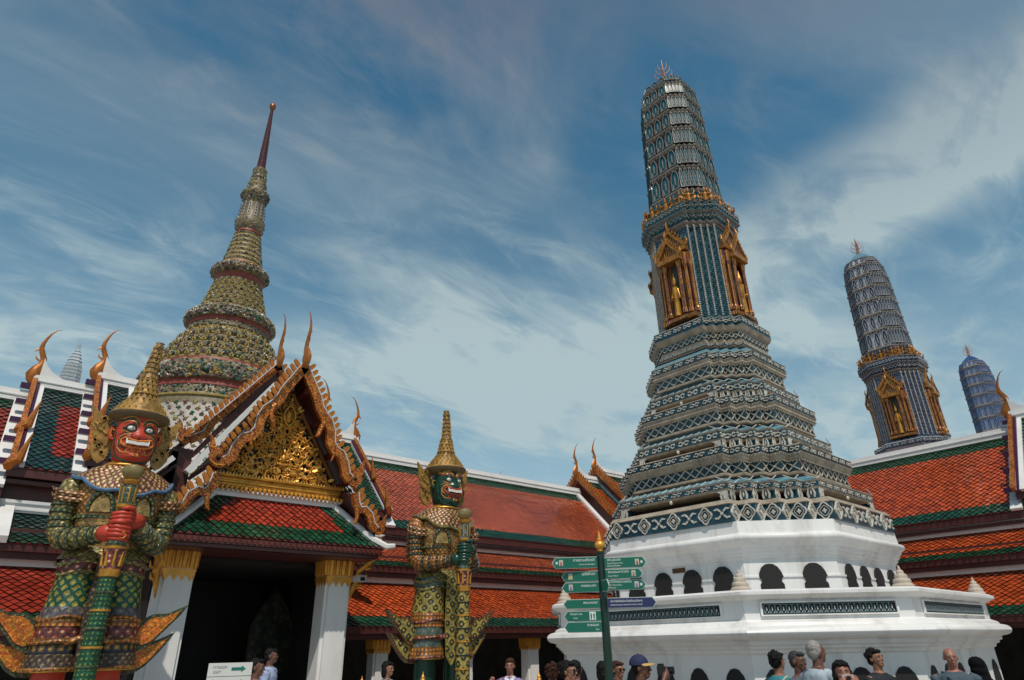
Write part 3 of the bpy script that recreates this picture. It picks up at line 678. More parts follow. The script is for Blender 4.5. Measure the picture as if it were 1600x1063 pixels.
# ---------------------------------------------------------------- floral chedi
def chedi():
    root = thing('chedi', 'tall round floral mosaic stupa with red rings and a slender maroon spire', 'stupa', (10.70, 43.71, 0))
    base = mat('mosaic_ground', (.17, .13, .065), .5, var=.4, vscale=5, dirt=(.05, .06, .04), dscale=3)
    PALE = mat('pale_pink_ground', (.40, .35, .31), .5, var=.2, vscale=3, dirt=(.2, .15, .14), dscale=2)
    YEL = mat('ochre_ceramic', (.34, .24, .06), .4, var=.3, vscale=6)
    fl = [mat('white_petal', (.38, .33, .24), .35, var=.2), mat('pink_petal', (.30, .20, .15), .35, var=.2), mat('green_leaf_ceramic', (.03, .13, .06), .35, var=.4), mat('yellow_petal', (.40, .30, .08), .35, var=.3), mat('dark_ceramic', (.015, .022, .03), .35), mat('dull_rose_petal', (.16, .09, .09), .35, var=.3), mat('grey_blue_petal', (.16, .19, .20), .35, var=.3)]
    SP = mat('maroon_spire_mosaic', (.09, .016, .015), .4, var=.5, vscale=6, dirt=(.03, .02, .06), dscale=3, damt=.9)
    # (z, r, mat) mats: 0 base 1 pale 2 red 3 yellow
    P = [(0, 9, 1), (6, 8.2, 1), (9, 7.4, 1), (11, 6.6, 1), (13.2, 5.35, 1), (15.0, 4.95, 1), (15.5, 4.85, 0), (15.55, 4.95, 3), (15.65, 4.95, 3), (15.7, 4.8, 0), (16.3, 4.6, 0), (16.35, 4.65, 2), (16.75, 4.6, 2), (16.8, 4.75, 0), (17.3, 4.85, 0), (17.7, 4.7, 0), (18.15, 4.25, 0), (18.2, 4.2, 2), (18.36, 4.15, 2), (18.4, 4.15, 0)]
    z, r = 18.4, 4.15
    for k in range(4):
        P += [(z+.02, r, 3), (z+.10, r, 3), (z+.14, r-.12, 0), (z+.40, r-.02, 0), (z+.58, r-.14, 0), (z+.62, r-.28, 3)]; z += .62; r -= .32
    P += [(20.9, 2.80, 0), (21.3, 2.62, 3), (21.35, 2.7, 0), (21.7, 2.66, 0), (21.72, 2.70, 2), (22.0, 2.70, 2), (22.02, 2.80, 0), (22.35, 2.98, 0), (22.7, 2.86, 0), (22.95, 2.5, 0), (23.0, 2.3, 2), (23.1, 2.28, 2)]
    z, r = 23.1, 2.25
    for k in range(6):
        P += [(z+.02, r, 3), (z+.08, r, 3), (z+.11, r-.08, 0), (z+.30, r-.03, 0), (z+.40, r-.10, 0), (z+.43, r-.16, 3)]; z += .43; r -= .115
    P += [(25.9, 1.58, 2), (26.1, 1.62, 2), (26.15, 1.75, 0), (26.4, 1.98, 0), (26.7, 1.95, 0), (26.9, 1.65, 0), (27.0, 1.5, 2), (27.15, 1.48, 2)]
    z, r = 27.2, 1.42
    for k in range(7):
        P += [(z+.02, r, 3), (z+.08, r, 3), (z+.11, r-.06, 0), (z+.30, r-.03, 0), (z+.38, r-.08, 0)]; z += .415; r -= .075
    P += [(30.1, .95, 2), (30.3, .85, 2), (30.35, .84, 0), (30.6, 1.0, 0), (31.2, 1.06, 0), (31.5, .92, 0), (32.9, .74, 0), (33.1, .82, 0), (33.4, .92, 0), (33.7, 1.06, 0), (33.95, 1.0, 0), (34.1, .8, 0), (34.8, .64, 0), (34.9, .68, 3), (35.4, .55, 0), (35.5, .6, 0), (36.0, .48, 0), (36.1, .52, 3), (36.4, .52, 0), (36.55, .36, 0)]
    m = MB(); m.lathe([(r_, z_) for z_, r_, k in P], 64, [k for z_, r_, k in P][1:])
    m.build('bell_and_rings', [base, PALE, mat('brick_red_band', (.24, .040, .022), .5, var=.25, vscale=5), YEL], root, smooth=True)
    m = MB(); sp = []
    z = 36.5; r = .33
    while z < 42.9: sp += [(r, z), (r+.02, z+.06), (r-.02, z+.12)]; z += .2; r = .33-(z-36.5)/6.4*.22
    m.lathe(sp, 16, 0); m.build('spire', SP, root, smooth=True)
    m = MB(); m.lathe([(.1, 42.85), (.2, 43.0), (.26, 43.2), (.25, 43.4), (.14, 43.6), (.03, 43.75)], 12, 0); m.build('spire_knob', mat('copper_knob', (.25, .09, .04), .4, metal=.6), root, smooth=True)
    # flowers: little faceted rosettes standing off the surface
    f = MB(); rnd = random.Random(3)
    zs_ = [p[0] for p in P]; rs_ = [p[1] for p in P]
    def put(z, th, s, mi, k=6):
        r_ = float(np.interp(z, zs_, rs_)); dr = float(np.interp(z+.05, zs_, rs_))-r_; sl = math.atan2(dr, .05)
        n = V(math.cos(th)*math.cos(sl), math.sin(th)*math.cos(sl), -math.sin(sl)); u = V(-math.sin(th), math.cos(th), 0); v = n.cross(u)
        c = V(r_*math.cos(th), r_*math.sin(th), z)
        vs = [c+n*s*.75]; ph = rnd.random()*6
        for i in range(k):
            a = ph+2*math.pi*i/k; q = s*(1 if i % 2 == 0 else .62); vs.append(c+u*q*math.cos(a)+v*q*math.sin(a)+n*s*(.35 if i % 2 == 0 else .05))
        f.add(vs, [(0, 1+i, 1+(i+1) % k) for i in range(k)], mi)
    def front(): return math.radians(rnd.uniform(150, 355))    # the side towards the camera
    def field(z0, z1, n, s0, s1, wts):
        for _ in range(n): put(rnd.uniform(z0, z1), front(), rnd.uniform(s0, s1), rnd.choices(range(7), wts)[0], rnd.choice((6, 8)))
    field(16.8, 18.1, 1500, .07, .17, (4, 3, 3, 2.5, 4, 2, 2)); field(15.75, 16.3, 420, .06, .12, (2, 1, 4, 1, 2, 1, 1))
    # diaper of sprays on the pale skirt
    for j in range(16):
        zz_ = 9.6+j*.36
        for i in range(60):
            th = 2*math.pi*(i+.5*(j % 2))/60
            put(zz_, th, .15, (1, 2, 5, 3)[(i+j) % 4], 8)
            for q in range(5): put(zz_+rnd.uniform(-.18, .18), th+rnd.uniform(-.03, .03), rnd.uniform(.04, .08), rnd.choice((2, 2, 3, 1, 5)), 6)
    for k in range(4): field(18.4+.62*k+.15, 18.4+.62*k+.56, 430-60*k, .06, .13, (4, 3, 2, 1, 4, 2, 2))
    field(20.9, 21.7, 300, .05, .10, (3, 2, 2, 2, 2, 1, 1)); field(22.05, 22.95, 700, .07, .15, (4, 4, 2, 2, 3, 2, 2))
    for k in range(6): field(23.1+.43*k+.12, 23.1+.43*k+.38, 190-18*k, .05, .10, (3, 1, 2, 3, 4, 1, 1))
    field(26.15, 26.9, 300, .06, .13, (4, 3, 2, 2, 3, 2, 1))
    for k in range(7): field(27.2+.415*k+.12, 27.2+.415*k+.36, 90-8*k, .04, .09, (3, 1, 2, 2, 4, 1, 1))
    field(33.1, 34.1, 130, .06, .11, (2, 1, 2, 1, 4, 1, 2)); field(34.2, 36.3, 120, .05, .09, (1, 1, 3, 2, 4, 1, 1)); field(30.4, 31.4, 60, .05, .1, (3, 3, 2, 1, 1, 1, 1))
    f.build('flower_relief', fl, root, kind='stuff')
    # small golden niches on the lower rings
    nq = MB(); nq.plate([(-.13, 0), (.13, 0), (.15, .12), (0, .34), (-.15, .12)], V(0, 0, 0), V(1, 0, 0), ZV, V(0, -1, 0), .10, 0); nq.plate([(-.05, .03), (.05, .03), (.05, .11), (0, .17), (-.05, .11)], V(0, -.10, 0), V(1, 0, 0), ZV, V(0, -1, 0), .006, 1, back=False)
    me = bpy.data.meshes.new('golden_niche'); me.from_pydata(nq.v, [], nq.f); me.materials.append(YEL); me.materials.append(BLACK); me.polygons.foreach_set('material_index', nq.m)
    def nring(z, r, n, s):
        for i in range(n):
            th = 2*math.pi*i/n; 
            if math.radians(150) < th < math.radians(355) or th < 0:
                o = mkobj('golden_niche', me, root, (r*math.cos(th), r*math.sin(th), z), (0, 0, th+math.pi/2)); o.scale = (s, s, s)
    for k in range(4): nring(18.5+.62*k, 4.13-.32*k, 40-3*k, 1.0)
    nring(20.95, 2.78, 30, .9); nring(15.72, 4.84, 0, 1)
    for k in range(6): nring(23.2+.43*k, 2.22-.115*k, 34-2*k, .62)
    # elongated white panels under the parasol knob
    for i in range(12):
        th = 2*math.pi*i/12; q = MB(); n = V(math.cos(th), math.sin(th), .1).normalized(); u = V(-math.sin(th), math.cos(th), 0)
        q.plate([(-.13, 0), (.13, 0), (.11, 1.2), (0, 1.4), (-.11, 1.2)], V(.93*math.cos(th), .93*math.sin(th), 31.5), u, (ZV-V(math.cos(th), math.sin(th), 0)*.1), n, .03, 0)
        for j in range(4): q.ball((.93*math.cos(th)*(1-.02*j)+n.x*.03, .93*math.sin(th)*(1-.02*j)+n.y*.03, 31.75+.28*j), .05, 6, 4, 1)
        q.build('petal_panel', [mat('aged_cream_panel', (.30, .26, .22), .5, var=.2), fl[4]], root)
chedi()

# ---------------------------------------------------------------- tiled roofs
_rt = random.Random(9)
TILES = [TORG, TGRN, TDGR, TRED, TMID]
def tiles(mb, P, c, r, zone, flip=False):
    """P(u, d) -> point; u along the eave, d up the slope; zone(u, d) -> material index or None.
    lays pointed fish-scale tiles, each lower point standing proud"""
    o, ud, dd, nn, U0, U1, D1 = P
    rows = int(D1/r); n = len(mb.v)
    for j in range(rows+1):
        d = D1-j*r
        for i in range(int((U1-U0)/c)+2):
            u = U0+(i+(.5 if j % 2 else 0))*c
            k = zone(u, d)
            if k is None: continue
            hw = c*.46; a = .95
            p = o+ud*(u+_rt.uniform(-.006, .006))+dd*(d+_rt.uniform(-.005, .005))+nn*_rt.uniform(-.004, .005)
            mb.v.extend([tuple(p+dd*r*a+nn*.002), tuple(p-ud*hw+nn*.016), tuple(p-dd*r*a+nn*.030), tuple(p+ud*hw+nn*.016)])
            mb.f.append((n, n+1, n+2, n+3) if not flip else (n+3, n+2, n+1, n)); mb.m.append(k); n += 4
def roof_slope(parent, o, ud, dd, U0, U1, D1, zone, c=.17, r=.088, name='roof_slope', base=MAROON, thick=.07, clip=None, mats=None):
    """one flat roof surface: a board under it, the tiles as its sub-part"""
    o = Vector(o); ud = Vector(ud).normalized(); dd = Vector(dd).normalized(); nn = ud.cross(dd)
    fl = False
    if nn.z < 0: nn = -nn; fl = True
    m = MB(); pl = clip or [(U0, 0), (U1, 0), (U1, D1), (U0, D1)]
    m.plate(pl, o-nn*thick, ud, dd, nn, thick-.004, 0)
    b = m.build(name, base, parent)
    t = MB(); tiles(t, (o, ud, dd, nn, U0, U1, D1), c, r, zone, fl)
    t.build('tiles', mats or TILES, b, kind='stuff')
    return b
def chofa(parent, o, out, s=1.0, name='roof_horn', m=None, slim=.55):
    """horn finial: 'out' = horizontal direction its beak points to"""
    out = Vector(out).normalized(); side = out.cross(ZV)
    P = [(0, -.12, .10), (.05, .0, .145), (.07, .12, .165), (.03, .27, .125), (-.05, .42, .085), (-.04, .58, .07), (.03, .74, .066), (.07, .86, .057), (.06, 1.0, .042), (.01, 1.16, .031), (-.05, 1.30, .021), (-.14, 1.42, .012), (-.24, 1.46, .004)]
    q = MB(); o = Vector(o)
    q.tube([o+out*x*s+ZV*z*s for x, z, r_ in P], [r_*s for x, z, r_ in P], 8, 0, flat=(side, slim))
    q.tube([o+out*.05*s+ZV*.84*s, o+out*.14*s+ZV*.79*s, o+out*.20*s+ZV*.72*s], [.04*s, .025*s, .004*s], 6, 0, flat=(side, slim))
    q.tube([o+out*.03*s+ZV*.5*s, o+out*.12*s+ZV*.56*s, o+out*.13*s+ZV*.64*s], [.03*s, .02*s, .003*s], 6, 0, flat=(side, slim))
    return q.build(name, m or FINM, parent, smooth=True)
def fin_mesh(s=1.0, name='fin'):
    q = MB(); pts = [(-.036, 0), (.036, 0), (.050, .08), (.052, .15), (.022, .22), (-.028, .195), (-.044, .10)]
    q.plate([(x*s, y*s) for x, y in pts], V(0, 0, -.02*s), V(1, 0, 0), V(0, 1, 0), ZV, .04*s, 0)
    q.ball((.085*s, .05*s, 0), .020*s, 5, 4, 1)
    me = bpy.data.meshes.new(name); me.from_pydata(q.v, [], q.f); me.materials.append(FINM); me.materials.append(WHB); me.polygons.foreach_set('material_index', q.m); me.update(); return me
FIN = fin_mesh()
def frame_m(x, y, z, o):
    m = Matrix((x, y, z)).transposed().to_4x4(); m.translation = o; return m
def naga_head(parent, o, a, s=1.0, name='naga_head'):
    """upswept flame head at the foot of a bargeboard; a = horizontal direction outwards"""
    a = Vector(a).normalized(); n = a.cross(ZV); o = Vector(o)
    pts = [(-.22, .16), (-.10, -.04), (.02, -.16), (.16, -.17), (.30, -.08), (.36, .06), (.34, .20), (.40, .34), (.37, .48), (.42, .66), (.30, .52), (.25, .38), (.22, .28), (.20, .40), (.12, .28), (.10, .40), (.02, .22), (-.04, .34), (-.10, .22)]
    q = MB(); q.plate([(x*s, y*s) for x, y in pts], o-n*.05*s, a, ZV, n, .10*s, 0)
    q.ball(tuple(o+a*.13*s+ZV*.05*s-n*.05*s), .055*s, 8, 5, 1); q.ball(tuple(o+a*.13*s+ZV*.05*s+n*.05*s), .055*s, 8, 5, 1)
    q.tube([o+a*.34*s-n*.07*s+ZV*.0, o+a*.20*s-n*.08*s-ZV*.11*s, o+a*.02*s-n*.07*s-ZV*.10*s], .018*s, 5, 2)
    return q.build(name, [NAGA, BLACK, GOLDB], parent)
def barge(parent, pts, o, a, n, w=.13, t=.10, fins=True, pitch=.145, fs=1.0, name='bargeboard', m=None, edge=True, head=True, hs=1.0, up=None):
    """rake board along pts [(x,z)..] from the apex outwards, in the plane spanned by a and Z"""
    o = Vector(o); a = Vector(a); n = Vector(n)
    P = [o+a*x+ZV*z for x, z in pts]
    q = MB(); rings = []
    for i, p in enumerate(P):
        tn = (P[min(i+1, len(P)-1)]-P[max(0, i-1)]).normalized(); up_ = n.cross(tn)
        if up_.z < 0: up_ = -up_
        rings.append([p+n*t/2+up_*w/2, p-n*t/2+up_*w/2, p-n*t/2-up_*w/2, p-n*t/2-up_*w*.62, p+n*t/2-up_*w*.62, p+n*t/2-up_*w/2])
    q.loft(rings, 0, cap0=True, cap1=True)
    b = q.build(name, m or NAGA, parent)
    if edge:
        q = MB(); q.tube([r[1 if True else 0]*.5+r[0]*.5+ZV*.01-n*(t*.5) for r in rings], .014, 4); q.tube([r[1]*.5+r[0]*.5+ZV*.01+n*(t*.5) for r in rings], .014, 4); q.build('white_edging', WHB, b)
    if fins:
        # walk the upper chord (straight line first to last) so the fins stay in one row
        A0, B0 = P[0], P[-1]; Lh = (B0-A0).length; tn = (B0-A0).normalized(); up_ = n.cross(tn)
        if up_.z < 0: up_ = -up_
        k = int(Lh/pitch)
        lean = (up_*.93-tn*.36).normalized()
        prof_ = sorted(((((r[0]+r[1])*.5)-A0).dot(tn), (((r[0]+r[1])*.5)-A0).dot(up_)) for r in rings)
        px_ = [p[0] for p in prof_]; ph_ = [p[1] for p in prof_]; best = max(ph_)
        for i in range(k):
            d = (i+.6)*pitch; c = A0+tn*d
            h = float(np.interp(d, px_, ph_))
            cc = c+up_*(h-.015); f = mkobj('fin', FIN, b); xa = lean.cross(n).normalized()
            if xa.dot(tn) > 0: pass
            f.matrix_local = frame_m(xa*fs, lean*fs*.86*(1+min(.8, max(0, (best-h))*2.6)), xa.cross(lean)*fs, cc)
    if head: naga_head(b, P[-1]+a*.02, a, hs)
    return b

# ---------------------------------------------------------------- galleries (local frame: x along, y inwards, z up; eave line at y=0)
def zone_band(lo, hi, x0=None, x1=None, side=.45, red=0, grn=1, wob=0):
    def f(u, d):
        if x0 is not None and (u < x0 or u > x1): return None
        if d < lo or d > hi: return grn
        if x0 is not None and side and (u < x0+side or u > x1-side): return grn
        return red
    return f
def gallery_tier(parent, x0, x1, y0, z0, y1, z1, grn_lo, grn_hi, side, red=0, fascia=.26, over=0.0, grn=1):
    L_ = math.hypot(y1-y0, z1-z0); dd = V(0, y1-y0, z1-z0)/L_
    roof_slope(parent, (0, y0, z0), (1, 0, 0), dd, x0, x1, L_, zone_band(grn_lo, L_-grn_hi, x0+.05, x1-.05, side, red, grn))
    m = MB(); m.box(x0, x1, y0+.02, y0+.09, z0-fascia*.55, z0-.02); m.build('eave_board', MAROON, parent)
    m = MB(); m.box(x0, x1, y0+.09, y0+.20, z0-fascia, z0-.03); m.box(x0, x1, y0+.20, y0+1.1, z0-fascia, z0-fascia+.05); m.build('soffit', MAROON, parent)
def white_strip(parent, pts, name='white_border', w=.22, t=.07):
    pass
GP = dict(e3=(0, 2.20), t3=(1.47, 3.26), e2=(1.14, 3.62), t2=(2.2, 4.32), e1=(1.88, 4.70), rg=(4.36, 7.16))
def raised_roof(parent, x0, x1, dz, left=True, right=True, red=0, side=.4, xr=None, grn=1):
    """upper two tiers of a gallery roof between x0 and x1, lifted by dz"""
    (ya, za), (yb, zb) = GP['e1'], GP['rg']
    za += dz; zb += dz
    L_ = math.hypot(yb-ya, zb-za); dd = V(0, yb-ya, zb-za)/L_
    nn = V(1, 0, 0).cross(dd)
    roof_slope(parent, (0, ya, za), (1, 0, 0), dd, x0+.02, x1-.02, L_, (zone_band(.38, L_-.50, x0+.25, x1-.25, side, red, grn) if xr is None else (lambda u, d: None if u < x0+.25 or u > x1-.25 else (red if (u > x0+.62 and .55 < d < L_-.75) else grn))))
    # back slope, plain
    m = MB(); m.plate([(x0, 0), (x1, 0), (x1, L_), (x0, L_)], V(0, 2*yb-ya, za)-V(0, -dd.y, dd.z).cross(V(1, 0, 0))*0, (1, 0, 0), V(0, -dd.y, dd.z), V(0, dd.z, dd.y), -.06, 0); m.build('back_slope', TRED, parent)
    m = MB(); m.box(x0, x1, ya+.02, ya+.10, za-.18, za-.03); m.build('eave_board', MAROON, parent)
    m = MB(); m.box(x0, x1, ya+.10, ya+.9, za-.30, za-.22); m.build('soffit', MAROON, parent)
    # white ridge and white verge borders
    m = MB(); p = lambda u, d, h: V(0, ya, za)+V(1, 0, 0)*u+dd*d+nn*h
    def slab(u0, u1, d0, d1, h): m.hexa([p(u0, d0, 0.0), p(u1, d0, 0.0), p(u1, d1, 0.0), p(u0, d1, 0.0), p(u0, d0, h), p(u1, d0, h), p(u1, d1, h), p(u0, d1, h)])
    slab(x0, x1, L_-.05, L_+.07, .09)
    m.hexa([(x0, yb-.10, zb-.02), (x1, yb-.10, zb-.02), (x1, yb+.10, zb-.02), (x0, yb+.10, zb-.02), (x0, yb-.07, zb+.26), (x1, yb-.07, zb+.26), (x1, yb+.07, zb+.26), (x0, yb+.07, zb+.26)])
    m.box(x0, x1, yb-.115, yb+.115, zb+.10, zb+.13)
    if left: slab(x0, x0+.26, 0, L_-.05, .075)
    if right: slab(x1-.26, x1, 0, L_-.05, .075)
    m.build('white_ridge', WHITE, parent)
def gallery_skirts(parent, x0, x1, red3=0, red2=0):
    gallery_tier(parent, x0, x1, *GP['e3'], *GP['t3'], .36, .0, 0, red3)
    gallery_tier(parent, x0, x1, *GP['e2'], *GP['t2'], .30, .0, 0, red2)
    m = MB(); (y, z) = GP['t3']; m.box(x0, x1, y-.10, y+.04, z-.02, z+.14); m.box(x0, x1, y-.12, y-.10, z+.10, z+.15)
    (y, z) = GP['t2']; m.box(x0, x1, y-.10, y+.04, z-.02, z+.20); m.box(x0, x1, y-.13, y-.10, z+.15, z+.21); m.box(x0, x1, y-.12, y-.10, z+.02, z+.05)
    m.build('white_band', WHITE, parent)
    m = MB(); m.box(x0, x1, GP['t3'][0]+.0, GP['t3'][0]+.06, GP['t3'][1]+.14, GP['e2'][1]+.3); m.box(x0, x1, GP['t2'][0]+.0, GP['t2'][0]+.06, GP['t2'][1]+.2, GP['e1'][1]+.3); m.build('upper_wall', MAROON, parent)
def cap_mesh(w, h):
    """square gilded capital: lotus petals above, pointed fringe below (base at z=0)"""
    q = MB(); a = w/2
    q.loft([[(x*r_, y*r_, z) for x, y in ((1, 1), (-1, 1), (-1, -1), (1, -1))] for r_, z in ((a+.010, .26*h), (a+.012, .30*h), (a+.020, .55*h), (a+.024, .80*h), (a+.015, .94*h), (a+.02, h))], 0, cap1=True)
    q.loft([[(x*r_, y*r_, z) for x, y in ((1, 1), (-1, 1), (-1, -1), (1, -1))] for r_, z in ((a+.01, .18*h), (a+.022, .18*h), (a+.022, .245*h), (a+.012, .25*h))], 0)
    for k in range(4):
        c, s = math.cos(k*math.pi/2), math.sin(k*math.pi/2); n = V(s, -c, 0); u = V(c, s, 0)
        for i in range(4):
            x = (i-1.5)*w/4
            q.tube([V(*(u*x+n*(a+.01)))+ZV*.28*h, V(*(u*x+n*(a+.015)))+ZV*.5*h, V(*(u*x+n*(a+.025)))+ZV*.82*h, V(*(u*x+n*(a+.045)))+ZV*.93*h], [w*.095, w*.105, w*.11, w*.05], 6, 0)
            q.plate([(x-w/8, .18*h), (x-w/8, .10*h), (x, -.06*h), (x+w/8, .10*h), (x+w/8, .18*h)], n*(a+.003), u, ZV, n, .014, 0)
    q.loft([[(x*(a+.006), y*(a+.006), z) for x, y in ((1, 1), (-1, 1), (-1, -1), (1, -1))] for z in (.24*h, .275*h)], 1)
    me = bpy.data.meshes.new('capital'); me.from_pydata(q.v, [], q.f); me.materials.append(GOLDB); me.materials.append(BLACK); me.polygons.foreach_set('material_index', q.m); me.update(); return me
CAPG = cap_mesh(.38, .32)
def gal_columns(parent, xs, w=.38):
    for x in xs:
        m = MB(); a = w/2; ch = .05
        ring = [(-a+ch, -a), (a-ch, -a), (a-ch, -a+ch), (a, -a+ch), (a, a-ch), (a-ch, a-ch), (a-ch, a), (-a+ch, a), (-a+ch, a-ch), (-a, a-ch), (-a, -a+ch), (-a+ch, -a+ch)]
        m.loft([[(x+p*k, .62+q*k, z) for p, q in ring] for k, z in ((1.2, 0), (1.2, .25), (1, .3), (1, 2.0))], 0, cap1=True)
        c = m.build('column', WHITE, parent); mkobj('capital', CAPG, c, (x, .62, 1.66))
def gal_body(parent, x0, x1):
    m = MB(); m.box(x0, x1, .2, 8, 0, .22); m.build('floor', MARBLE, parent)
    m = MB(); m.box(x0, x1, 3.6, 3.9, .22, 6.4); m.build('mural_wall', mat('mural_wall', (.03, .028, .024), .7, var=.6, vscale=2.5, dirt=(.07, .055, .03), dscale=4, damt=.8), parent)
    m = MB(); m.box(x0, x1, .2, 3.6, 2.06, 2.12); m.build('ceiling', MAROON, parent)
    m = MB(); m.box(x0, x1, .50, .74, 1.98, 2.06); m.build('beam', REDW, parent)
def purlins(parent, x, dz, left=True):
    """purlin ends poking out under the verge"""
    (ya, za), (yb, zb) = GP['e1'], GP['rg']; s = -1 if left else 1
    for t in (.03, .27, .50, .74, .97):
        y, z = ya+(yb-ya)*t, za+(zb-za)*t+dz; q = MB(); q.box(min(x+s*.24, x-s*.1), max(x+s*.24, x-s*.1), y-.06, y+.06, z-.04, z+.08); q.build('purlin_end', PURP, parent)
def verge(parent, x, dz, outx, head_s=.8, n2=True, fins=False, low=True, wcol=NAGA):
    (ya, za), (yb, zb) = GP['e1'], GP['rg']
    ya -= .06; za -= .06
    top = zb+dz+.16
    # front half: goes from the ridge down towards -y
    k = [(0, 0), (.55, -.55), (1.1, -1.10), (1.6, -1.62), (yb-ya, za+dz-top+.12)]
    barge(parent, k, (x, yb, top), (0, -1, 0), (outx, 0, 0), w=.14, t=.10, fins=fins, edge=False, head=False, m=wcol, name='bargeboard')
    q = MB(); q.tube([(x-outx*.09, yb, top-.06), (x-outx*.09, ya, za+dz+.05)], .055, 5); q.build('purple_board', PURP, parent)
    for d, s in ((1.55, 1.0), (2.48, 1.0)) if low else ():
        q = MB(); yy = yb-d; zz_ = top-d*1.03
        q.tube([(x+outx*.0, yy+.15, zz_+.10), (x+outx*.02, yy, zz_-.05), (x-outx*.10, yy-.12, zz_+.05), (x-outx*.14, yy-.14, zz_+.30), (x-outx*.20, yy-.16, zz_+.62)], [.09, .11, .09, .05, .006], 7)
        q.build('naga_head', FINM, parent, smooth=True)
    # back half, only its upper edge shows
    barge(parent, [(0, 0), (1.2, -1.2), (2.4, -2.35)], (x, yb, top), (0, 1, 0), (outx, 0, 0), w=.14, t=.10, fins=fins, edge=False, head=False, name='bargeboard')
    chofa(parent, (x, yb, top), (outx, 0, 0), .95)

# left gallery, behind the porch
gl = thing('gallery', 'long cloister gallery behind the porch with red and green tiled tiers and white ridge', 'temple gallery', (0, 13.9, 0))
gallery_skirts(gl, -9, .36, 3, 3); gallery_skirts(gl, .364, 2.80, 3, 2)
m = MB(); m.hexa([(.36, 1.10, 3.60), (.62, 1.10, 3.60), (.62, 2.18, 4.33), (.36, 2.18, 4.33), (.36, 1.06, 3.72), (.62, 1.06, 3.72), (.62, 2.14, 4.45), (.36, 2.14, 4.45)]); m.hexa([(2.3, 1.10, 3.60), (2.5, 1.10, 3.60), (2.5, 2.18, 4.33), (2.3, 2.18, 4.33), (2.3, 1.06, 3.72), (2.5, 1.06, 3.72), (2.5, 2.14, 4.45), (2.3, 2.14, 4.45)]); m.build('white_verge', WHITE, gl, kind='stuff'); gallery_skirts(gl, 6.40, 19.4, 0, 4)
raised_roof(gl, -9, .34, 0, right=True, red=3, side=0); raised_roof(gl, 8.7, 18.72, 0, left=True, side=.0, red=4)
raised_roof(gl, .30, 1.62, .42, side=.42, red=3, grn=2, xr=1); raised_roof(gl, 7.62, 8.84, .42, side=.42)
raised_roof(gl, 1.55, 2.55, .80, side=.2, red=2, grn=2); raised_roof(gl, 6.7, 7.66, .80, side=.2, red=3, grn=2)
# gold-finned higher roofs towards the corner
raised_roof(gl, 18.62, 20.1, .62, side=.25); raised_roof(gl, 19.75, 24.0, 1.05, side=.3)
for x in (.34, 1.58): verge(gl, x, .42 if x < 1 else .80, -1); purlins(gl, x, .42 if x < 1 else .8)
verge(gl, 8.72, .42, 1); verge(gl, 7.66, .80, 1, low=False)
verge(gl, 18.62, .62, -1, fins=True, low=False); verge(gl, 19.75, 1.05, -1, fins=True, low=False)
chofa(gl, (16.6, 6.9, 7.2), (-1, 0, 0), .8); chofa(gl, (9.9, 8.5, 8.1), (-1, 0, 0), .7)
gal_body(gl, -9, 2.8); gal_body(gl, 6.4, 19.0)
gal_columns(gl, [-7.6, -5.2, -2.8, -.4, 8.0, 10.4, 12.6, 14.9, 17.1])
m = MB()
for i in range(3):
    for s in (0, 1): pass
# swept white shoulder where the ridge steps up to a roof horn
for x, dz, sx in ((.34, .42, 1), (1.58, .80, 1), (8.72, .42, -1), (18.62, .62, 1), (19.75, 1.05, 1)):
    zt = GP['rg'][1]+dz+.2; y = GP['rg'][0]; q = MB()
    q.plate([(0, 0), (0, .52), (sx*.08, .36), (sx*.22, .20), (sx*.45, .08), (sx*.75, 0)], V(x+sx*.06, y-.06, zt), V(1, 0, 0), ZV, V(0, 1, 0), .12, 0); q.build('ridge_shoulder', WHITE, gl)

# right gallery, behind the big tower: same section, turned to face -X
gr = thing('gallery', 'long cloister gallery at the right behind the white terrace with orange tiled roofs', 'temple gallery', (19.0, 0, 0), -math.pi/2)
gallery_skirts(gr, -18, 6)
raised_roof(gr, -18, -4.52, 0, side=0); raised_roof(gr, -4.58, 5, .45, side=.4)
verge(gr, -4.56, .45, -1, low=False); purlins(gr, -4.56, .45)
q = MB(); q.plate([(0, 0), (0, .52), (.08, .36), (.22, .20), (.45, .08), (.75, 0)], V(-4.5, GP['rg'][0]-.06, GP['rg'][1]+.65), V(1, 0, 0), ZV, V(0, 1, 0), .12, 0); q.build('ridge_shoulder', WHITE, gr)
gal_body(gr, -18, 6)
gal_columns(gr, [-13.5, -11, -8.6, -6.2, -3.8, -1.4, 1.0])

